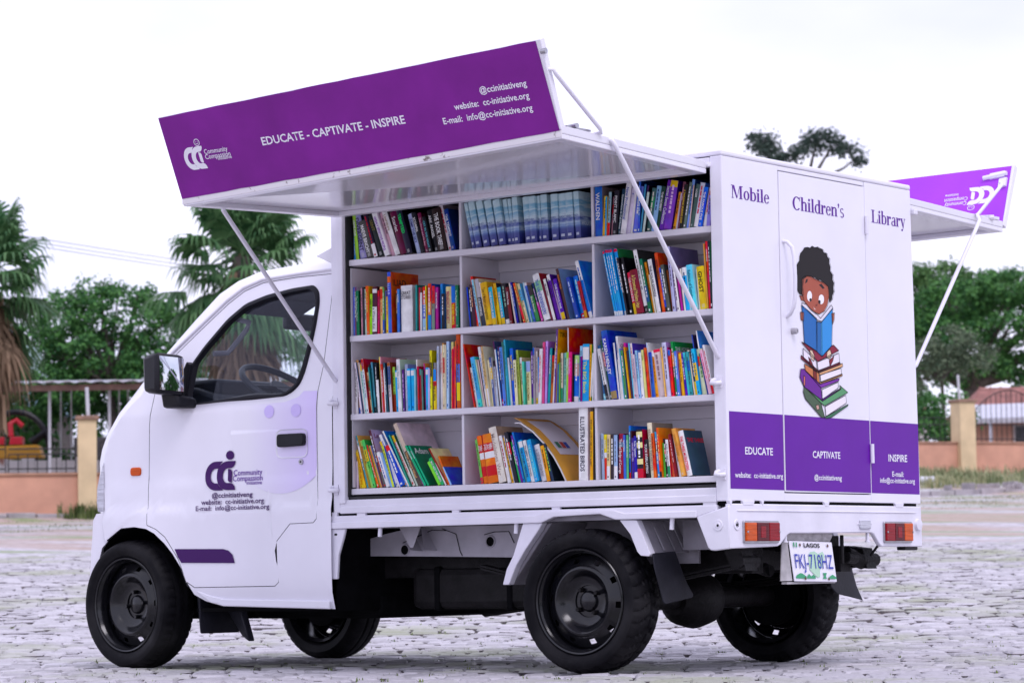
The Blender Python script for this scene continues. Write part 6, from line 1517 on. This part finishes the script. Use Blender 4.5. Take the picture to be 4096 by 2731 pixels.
# boundary wall, pillars, railings
ORANGE = mat('terracotta_wall_paint', (.60, .315, .215), .85, .12, 2.5, .2, 18); COPE = mat('coping', (.38, .21, .14), .85, .25, 5, .2, 20); CREAM = mat('cream_pillar_paint', (.68, .52, .31), .8, .12, 3, .15, 15); IRON = mat('iron_black', (.012, .011, .014), .6); CAPM = mat('pillar_cap', (.28, .17, .12), .85, .3, 8)
def wall_section(label, a, c, h0, h1, pillars, bars):
    """low wall from site point a to c (u, v), tops at absolute heights"""
    pa, pc = site(*a), site(*c); pa.z = min(pa.z, pc.z); o = empty('boundary_wall', pa); tag(o, label, 'wall')
    d = (pc-pa); d.z = 0; L = d.length; d.normalize(); n = Vector((-d.y, d.x, 0)); zb = -.35
    P = lambda s, t, z: d*s+n*t+Vector((0, 0, z-pa.z))
    def block(name, s0, s1, t0, t1, z0, z1, m_, bev=.01, par=None):
        b = MB(); b.hexa([P(s0, t0, z0), P(s1, t0, z0), P(s1, t1, z0), P(s0, t1, z0), P(s0, t0, z1), P(s1, t0, z1), P(s1, t1, z1), P(s0, t1, z1)]); return b.build(name, m_, par or o, 0, bev)
    block('wall_panel', 0, L, -.06, .06, pa.z+zb, h0, ORANGE); block('coping', 0, L, -.09, .09, h0+.001, h0+.05, COPE)
    for s, zt, w_ in pillars:
        p_ = block('pillar', s-w_/2, s+w_/2, -w_/2, w_/2, pa.z+zb, zt-.07, CREAM); block('pillar_cap', s-w_/2-.04, s+w_/2+.04, -w_/2-.04, w_/2+.04, zt-.0695, zt, CAPM, .012, p_)
    for s0, s1, zt, arch in bars:
        for z_ in (h0+.12, h0+.45):
            b = MB(); b.tube([P(s0, 0, z_), P(s1, 0, z_)], .013, 6); b.build('rail', IRON, o, 40)
        k = max(2, int((s1-s0)/.14))
        for i in range(k+1):
            s = s0+(s1-s0)*i/k; e = (2*i/k-1); z_ = zt+(arch*(1-e*e) if arch else 0); b = MB(); b.tube([P(s, 0, h0+.03), P(s, 0, z_)], .009, 5); b.build('bar', IRON, o, 40)
        b = MB(); b.tube([P(s0+(s1-s0)*i/14, 0, zt+(arch*(1-(2*i/14-1)**2) if arch else 0)) for i in range(15)], .012, 6); b.build('top_rail', IRON, o, 40)
    return o
wall_section('low terracotta wall with cream pillar and iron railing left of the truck cab', (-10.6, 49.4), (-3.5, 50.6), 2.06, 0, [(3.54, 3.05, .31)], [(.4, 2.2, 2.75, .30), (2.25, 3.35, 2.42, 0), (3.75, 5.6, 2.6, .3)])
wall_section('low terracotta wall with cream pillar and arched iron railing at right', (8.0, 68.6), (15.5, 72.0), 3.14, 0, [(2.70, 4.17, .42)], [(1.2, 2.35, 3.75, 0), (3.05, 4.9, 3.95, .45)])
# kerb stones in front of the verge
KERB = mat('kerb_stone', (.34, .31, .32), .9, .25, 4, .3, 20)
def kerb(label, u0, u1):
    o = empty('kerb', site(u0, kerb_v(u0))); tag(o, label, 'kerb'); o0 = o.location.copy(); u = u0; q = random.Random(int(u0*10))
    while u < u1:
        L = q.uniform(.42, .62); a, c = site(u, kerb_v(u)), site(u+L-.03, kerb_v(u+L-.03)); a.z = gz(u, kerb_v(u)-.05); c.z = a.z
        n = Vector((-(c-a).y, (c-a).x, 0)).normalized()*.14; hh = Vector((0, 0, .13+q.uniform(-.02, .02))); dn = Vector((0, 0, -.1)); b = MB(); P = [a, c, c+n, a+n]
        b.hexa([p_-o0+dn for p_ in P]+[p_-o0+hh for p_ in P]); b.build('kerb_stone', KERB, o, 0, .015); u += L
kerb('worn grey kerb stones below the left wall', -11, -5.5); kerb('worn grey kerb stones along the right verge', 7.2, 13)
rr = random.Random(8)
grass('verge_grass', [(u, kerb_v(u)-.02+rr.uniform(-.12, .05), .06) for u in [rr.gauss(-6.95, .28) for i in range(34)]], .30, 26, 'tall grass tuft at the foot of the left wall beside the cab')
grass('verge_grass', [(u, kerb_v(u)+1.2+8*rr.random()**1.3, .22) for u in [rr.uniform(7.2, 13.5) for i in range(210)]], .30, 22, 'rough grass covering the verge below the right wall', STRAW)
b = MB(); b.tube([(0, 0, 0), (-1.2, .3, .0)], .075, 12); pz = site(8.75, 62.5, .12); o = b.build('drain_pipe', mat('pipe_grey_white', (.62, .62, .66), .4), None, 40); o.location = pz; o.rotation_euler.z = YAW; tag(o, 'short white drain pipe lying on the right verge', 'pipe')
rubble = MB()
for i in range(26):
    u = rr.uniform(8.6, 12); v = kerb_v(u)+rr.uniform(.3, 1.6); p_ = site(u, v, .03); s = rr.uniform(.04, .13); rubble.box(p_.x-s, p_.x+s*rr.uniform(.5, 1.2), p_.y-s*.7, p_.y+s*.8, p_.z-.05, p_.z+s*rr.uniform(.4, .9))
o = rubble.build('rubble', KERB, None, 0, .01); tag(o, 'broken stones scattered along the right verge', 'rubble', kind='stuff')
# carport: tin roof on slender posts
TIN = mat('weathered_tin', (.50, .53, .60), .5, .2, 3, c2=(.30, .24, .24), stretch=(1, 1, 1)); FASC = mat('timber_fascia', (.17, .095, .075), .8, .3, 6); POSTM = mat('white_post', (.55, .54, .58), .5, .15, 5)
cp = empty('carport', site(-6.5, 52)); tag(cp, 'open carport with weathered tin roof on white posts behind the left wall', 'carport')
cl = lambda u, v, z: site(u, v)*0+ORG+RH*u+FH*v+Vector((0, 0, z))-cp.location
b = MB(); N_ = 90; vs = []
for i in range(N_+1):
    u = -11+8.3*i/N_; w_ = .02*math.sin(i*2.1)
    for v, z in ((51.2, 3.70), (55.2, 3.98)): vs.append(cl(u, v, z+w_))
b.add(vs, [(2*i, 2*i+1, 2*i+3, 2*i+2) for i in range(N_)]); b.build('roof_sheet', TIN, cp, 0)
b = MB(); b.hexa([cl(-11, 51.3, 3.56), cl(-2.7, 51.3, 3.56), cl(-2.7, 51.36, 3.56), cl(-11, 51.36, 3.56), cl(-11, 51.3, 3.665), cl(-2.7, 51.3, 3.665), cl(-2.7, 51.36, 3.665), cl(-11, 51.36, 3.665)]); b.build('fascia', FASC, cp, 0)
for u, v, r_ in ((-7.98, 51.6, .026), (-6.95, 51.6, .026), (-5.5, 51.6, .026), (-4.2, 51.6, .026), (-9.6, 51.6, .026), (-8.21, 54.4, .012), (-8.05, 54.6, .012), (-7.15, 54.4, .012), (-7.04, 54.8, .012)):
    b = MB(); b.tube([cl(u, v, gz(u, v)-.1), cl(u, v, 3.60+.07*(v-51.2))], r_, 8); b.build('post', POSTM, cp, 40)
for nm, lb, (u, v, z0, z1) in (('vent_pipe', 'thin white pipe standing on the left cream pillar', (-7.09, 50.0, 3.05, 3.53)), ('vent_pipe', 'thin white pipe standing on the right cream pillar', (10.42, 69.9, 4.17, 4.76))):
    p_ = ORG+RH*u+FH*v; b = MB(); b.tube([(0, 0, z0), (-.03, 0, z1)], .03, 8); o = b.build(nm, POSTM, None, 40); o.location = (p_.x, p_.y, 0); tag(o, lb, 'pipe')
# buildings beyond
def bpt(u, v, z): return ORG+RH*u+FH*v+Vector((0, 0, z))
TEAL = mat('teal_roof_sheet', (.13, .24, .29), .6, .2, 4); PTEAL = mat('pale_teal_roof', (.36, .48, .50), .6, .12, 4); REDR = mat('red_roof_tiles', (.27, .115, .095), .85, .35, 3); DKWIN = mat('dark_window', (.015, .015, .02), .2); CREAMW = mat('pale_house_wall', (.55, .50, .47), .85, .1, 4); SHEET = mat('white_sheet_panel', (.58, .55, .57), .6, 0, 3, c2=(.28, .12, .09), thr=(.56, .62), stretch=(1, 1, .3))
def house(name, label, u0, u1, v0, v1, zw, ridge, wallm, roofm, wins, over=.35, ribs=14):
    base = bpt((u0+u1)/2, v0, gz((u0+u1)/2, v0)-.1); o = empty(name, base); tag(o, label, 'house'); Q = lambda u, v, z: bpt(u, v, z)-base; zb = base.z-.2
    b = MB(); b.hexa([Q(u0, v0, zb), Q(u1, v0, zb), Q(u1, v1, zb), Q(u0, v1, zb), Q(u0, v0, zw), Q(u1, v0, zw), Q(u1, v1, zw), Q(u0, v1, zw)]); b.build('wall', wallm, o, 0)
    vm = (v0+v1)/2; b = MB()
    A = [Q(u0-over, v0-over, zw), Q(u1+over, v0-over, zw), Q(u1, vm, ridge), Q(u0+ (u1-u0)*.12, vm, ridge), Q(u1+over, v1+over, zw), Q(u0-over, v1+over, zw)]
    b.add(A, [(0, 1, 2, 3), (2, 4, 5, 3), (0, 3, 5), (1, 4, 2)]); rf = b.build('roof', roofm, o, 0)
    b = MB()
    for i in range(ribs+1):
        f = i/ribs; p_ = A[0].lerp(A[1], f); q_ = A[3].lerp(A[2], f); b.tube([p_+Vector((0, 0, .015)), q_+Vector((0, 0, .015))], .025, 5)
    b.build('roof_rib', roofm, rf, 0)
    b = MB(); b.slab(A[0]+Vector((0, 0, -.16)), A[1]+Vector((0, 0, -.16)), A[1], A[0], FH*.04); b.build('fascia', POSTM, rf, 0)
    for wu0, wu1, wz0, wz1 in wins:
        b = MB(); b.slab(Q(wu0, v0-.03, wz0), Q(wu1, v0-.03, wz0), Q(wu1, v0-.03, wz1), Q(wu0, v0-.03, wz1), FH*.028); wn = b.build('window', CREAMW, o, 0); b = MB(); e = .06
        b.slab(Q(wu0+e, v0-.04, wz0+e), Q(wu1-e, v0-.04, wz0+e), Q(wu1-e, v0-.04, wz1-e), Q(wu0+e, v0-.04, wz1-e), FH*.008); b.build('pane', DKWIN, wn, 0)
    return o
hr = house('house', 'terracotta house with red ribbed roof behind the right wall', 13.9, 19, 90, 96, 4.70, 5.80, ORANGE, REDR, [(15.0, 15.7, 3.6, 4.5), (16.4, 17.2, 3.6, 4.5)])
tin = MB(); tin.slab(bpt(13.3, 86.5, 4.50), bpt(18, 86.5, 4.62), bpt(18, 89, 5.12), bpt(13.7, 89, 5.02), (0, 0, .04)); o = tin.build('porch_roof', mat('pale_tin_porch', (.55, .55, .62), .45, .1, 4), None, 0); tag(o, 'pale tin porch roof in front of the red-roofed house', 'roof')
for u in (13.8, 15.6, 17.4): b = MB(); b.tube([bpt(u, 86.7, gz(u, 86.7)-.1), bpt(u, 86.7, 4.52)], .05, 8); q_ = b.build('porch_post', POSTM, None, 40); q_.parent = o
house('shed', 'long shed with dark teal sheet roof at the far left', -16, -9.4, 60, 64, 3.72, 4.35, mat('shed_wall_painted_shade', (.10, .085, .08), .9, .3, 4), TEAL, [(-10.6, -10.0, 2.7, 3.3)], .2, 30)  # wall coloured dark to stand for the shade inside the open shed
house('house', 'pale house with light teal roof showing under the left palm', -17, -11.75, 71, 77, 4.85, 6.1, CREAMW, PTEAL, [(-13.2, -12.4, 3.6, 4.4)], .25, 24)
house('house', 'small pale house with red roof glimpsed under the carport', -8.6, -6.0, 66, 69, 3.55, 4.1, CREAMW, REDR, [(-8.2, -7.7, 2.7, 3.3), (-7.3, -6.8, 2.7, 3.3)], .2, 12)
house('house', 'low pale building in the shade behind the right wall beside the truck', 8.5, 12.2, 88, 92, 4.7, 5.3, CREAMW, REDR, [(9.4, 10.0, 3.5, 4.3), (10.8, 11.5, 3.5, 4.3)], .2, 12)
pn_ = empty('sheet_fence', bpt(-8.4, 53, gz(-8.4, 53))); tag(pn_, 'stained white metal sheet fence behind the left railing', 'fence')
for i in range(11):
    u = -9.9+i*.24; b = MB(); p0 = bpt(u, 53, gz(u, 53)-.1)-pn_.location; p1 = bpt(u+.23, 53.02, gz(u, 53)-.1)-pn_.location; hh = Vector((0, 0, 2.46+.03*math.sin(i*3)-gz(u, 53)+.1)); b.slab(p0, p1, p1+hh, p0+hh, FH*.02); b.build('sheet', SHEET, pn_, 0)
SHADEW = mat('carport_painted_shade', (.075, .070, .075), .9, .4, 5, .5, 12)  # near-black wall added to paint in the shaded interior of the carport
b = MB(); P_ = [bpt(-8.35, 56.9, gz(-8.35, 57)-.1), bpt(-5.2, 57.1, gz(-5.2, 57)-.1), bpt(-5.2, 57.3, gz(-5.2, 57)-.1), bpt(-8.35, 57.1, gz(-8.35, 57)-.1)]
b.hexa(P_+[Vector((p_.x, p_.y, 3.02)) for p_ in P_]); o = b.build('carport_shade_wall', SHADEW, None, 0, .02); tag(o, 'added dark wall standing in for the shade under the carport', 'wall')
# red and yellow playground ride behind the left railing
ride = empty('playground_ride', bpt(-9.3, 56, gz(-9.3, 56))); tag(ride, 'red and yellow playground ride with black hoop behind the left railing', 'playground ride')
YEL = mat('ride_yellow', (.62, .30, .02), .4, .1, 5); RRED = mat('ride_red', (.50, .012, .03), .35, .1, 5)
Qr = lambda u, v, z: bpt(u, v, z)-ride.location
b = MB(); b.hexa([Qr(-10.4, 55.8, 2.58), Qr(-8.78, 55.8, 2.60), Qr(-8.78, 56.3, 2.60), Qr(-10.4, 56.3, 2.58), Qr(-10.4, 55.8, 2.80), Qr(-8.85, 55.8, 2.84), Qr(-8.85, 56.3, 2.84), Qr(-10.4, 56.3, 2.80)]); b.build('deck', YEL, ride, 0, .03)
for u in (-9.95, -9.62, -9.28):
    b = MB(); b.hexa([Qr(u-.12, 55.85, 2.85), Qr(u+.12, 55.85, 2.85), Qr(u+.12, 56.2, 2.85), Qr(u-.12, 56.2, 2.85), Qr(u-.10, 55.9, 3.0), Qr(u+.12, 55.9, 3.0), Qr(u+.12, 56.2, 3.0), Qr(u-.10, 56.2, 3.0)]); b.tube([Qr(u-.1, 56, 3.0), Qr(u-.13, 56.05, 3.25), Qr(u-.02, 56.1, 3.32), Qr(u+.1, 56.1, 3.2)], .055, 8); b.build('seat', RRED, ride, 0, .02)
b = MB(); b.tube([Qr(-9.3+.62*math.cos(a), 56.1, 2.75+.72*math.sin(a)) for a in [math.pi*i/16 for i in range(17)]], .06, 8); b.tube([Qr(-9.0, 56.1, 2.9), Qr(-8.72, 56.05, 3.1), Qr(-8.66, 56.0, 2.95)], .08, 8); b.build('hoop', BLACK, ride, 40)
for u in (-10.2, -8.95): b = MB(); b.tube([Qr(u, 56.05, gz(u, 56)), Qr(u, 56.05, 2.6)], .05, 8); b.build('ride_leg', BLACK, ride, 40)
# overhead wires
for k, (z0, z1) in enumerate(((7.42, 6.84), (7.36, 6.78), (7.30, 6.74))):
    a, c = bpt(-14.5, 60+k*.3, z0+.75), bpt(1.0, 60+k*.3, z1-1.15); b = MB(); b.tube([a.lerp(c, i/20)+Vector((0, 0, -.9*(1-(2*i/20-1)**2)*.25)) for i in range(21)], .009, 4); o = b.build('overhead_wire', mat('wire_grey', (.30, .29, .36), .6), None, 0); tag(o, ['uppermost', 'middle', 'lowest'][k]+' of the three overhead wires crossing the sky at left', 'wire', 'overhead wires')
# more of the site's greenery behind and to the right of the photographer (seen in the side mirror)
t_ = [o for o in col.objects if o.name.startswith('fan_palm')][0]; c_ = copy_tree(t_); c_.location = (11.5, -3.6, -.6); c_.rotation_euler.z = 1.0; c_['label'] = 'fan palm reflected in the door mirror, standing behind the photographer'
for k_, (x_, y_) in enumerate(((15, -1.4), (14, -7.5))):
    s_ = [o for o in col.objects if o.name.startswith('broadleaf_tree')][0]; c_ = copy_tree(s_); c_.location = (x_, y_, -.8+k_*.2); c_.rotation_euler.z = 2+k_; c_['label'] = ['dark broad tree reflected low in the door mirror', 'second dark tree reflected beside the palm in the door mirror'][k_]
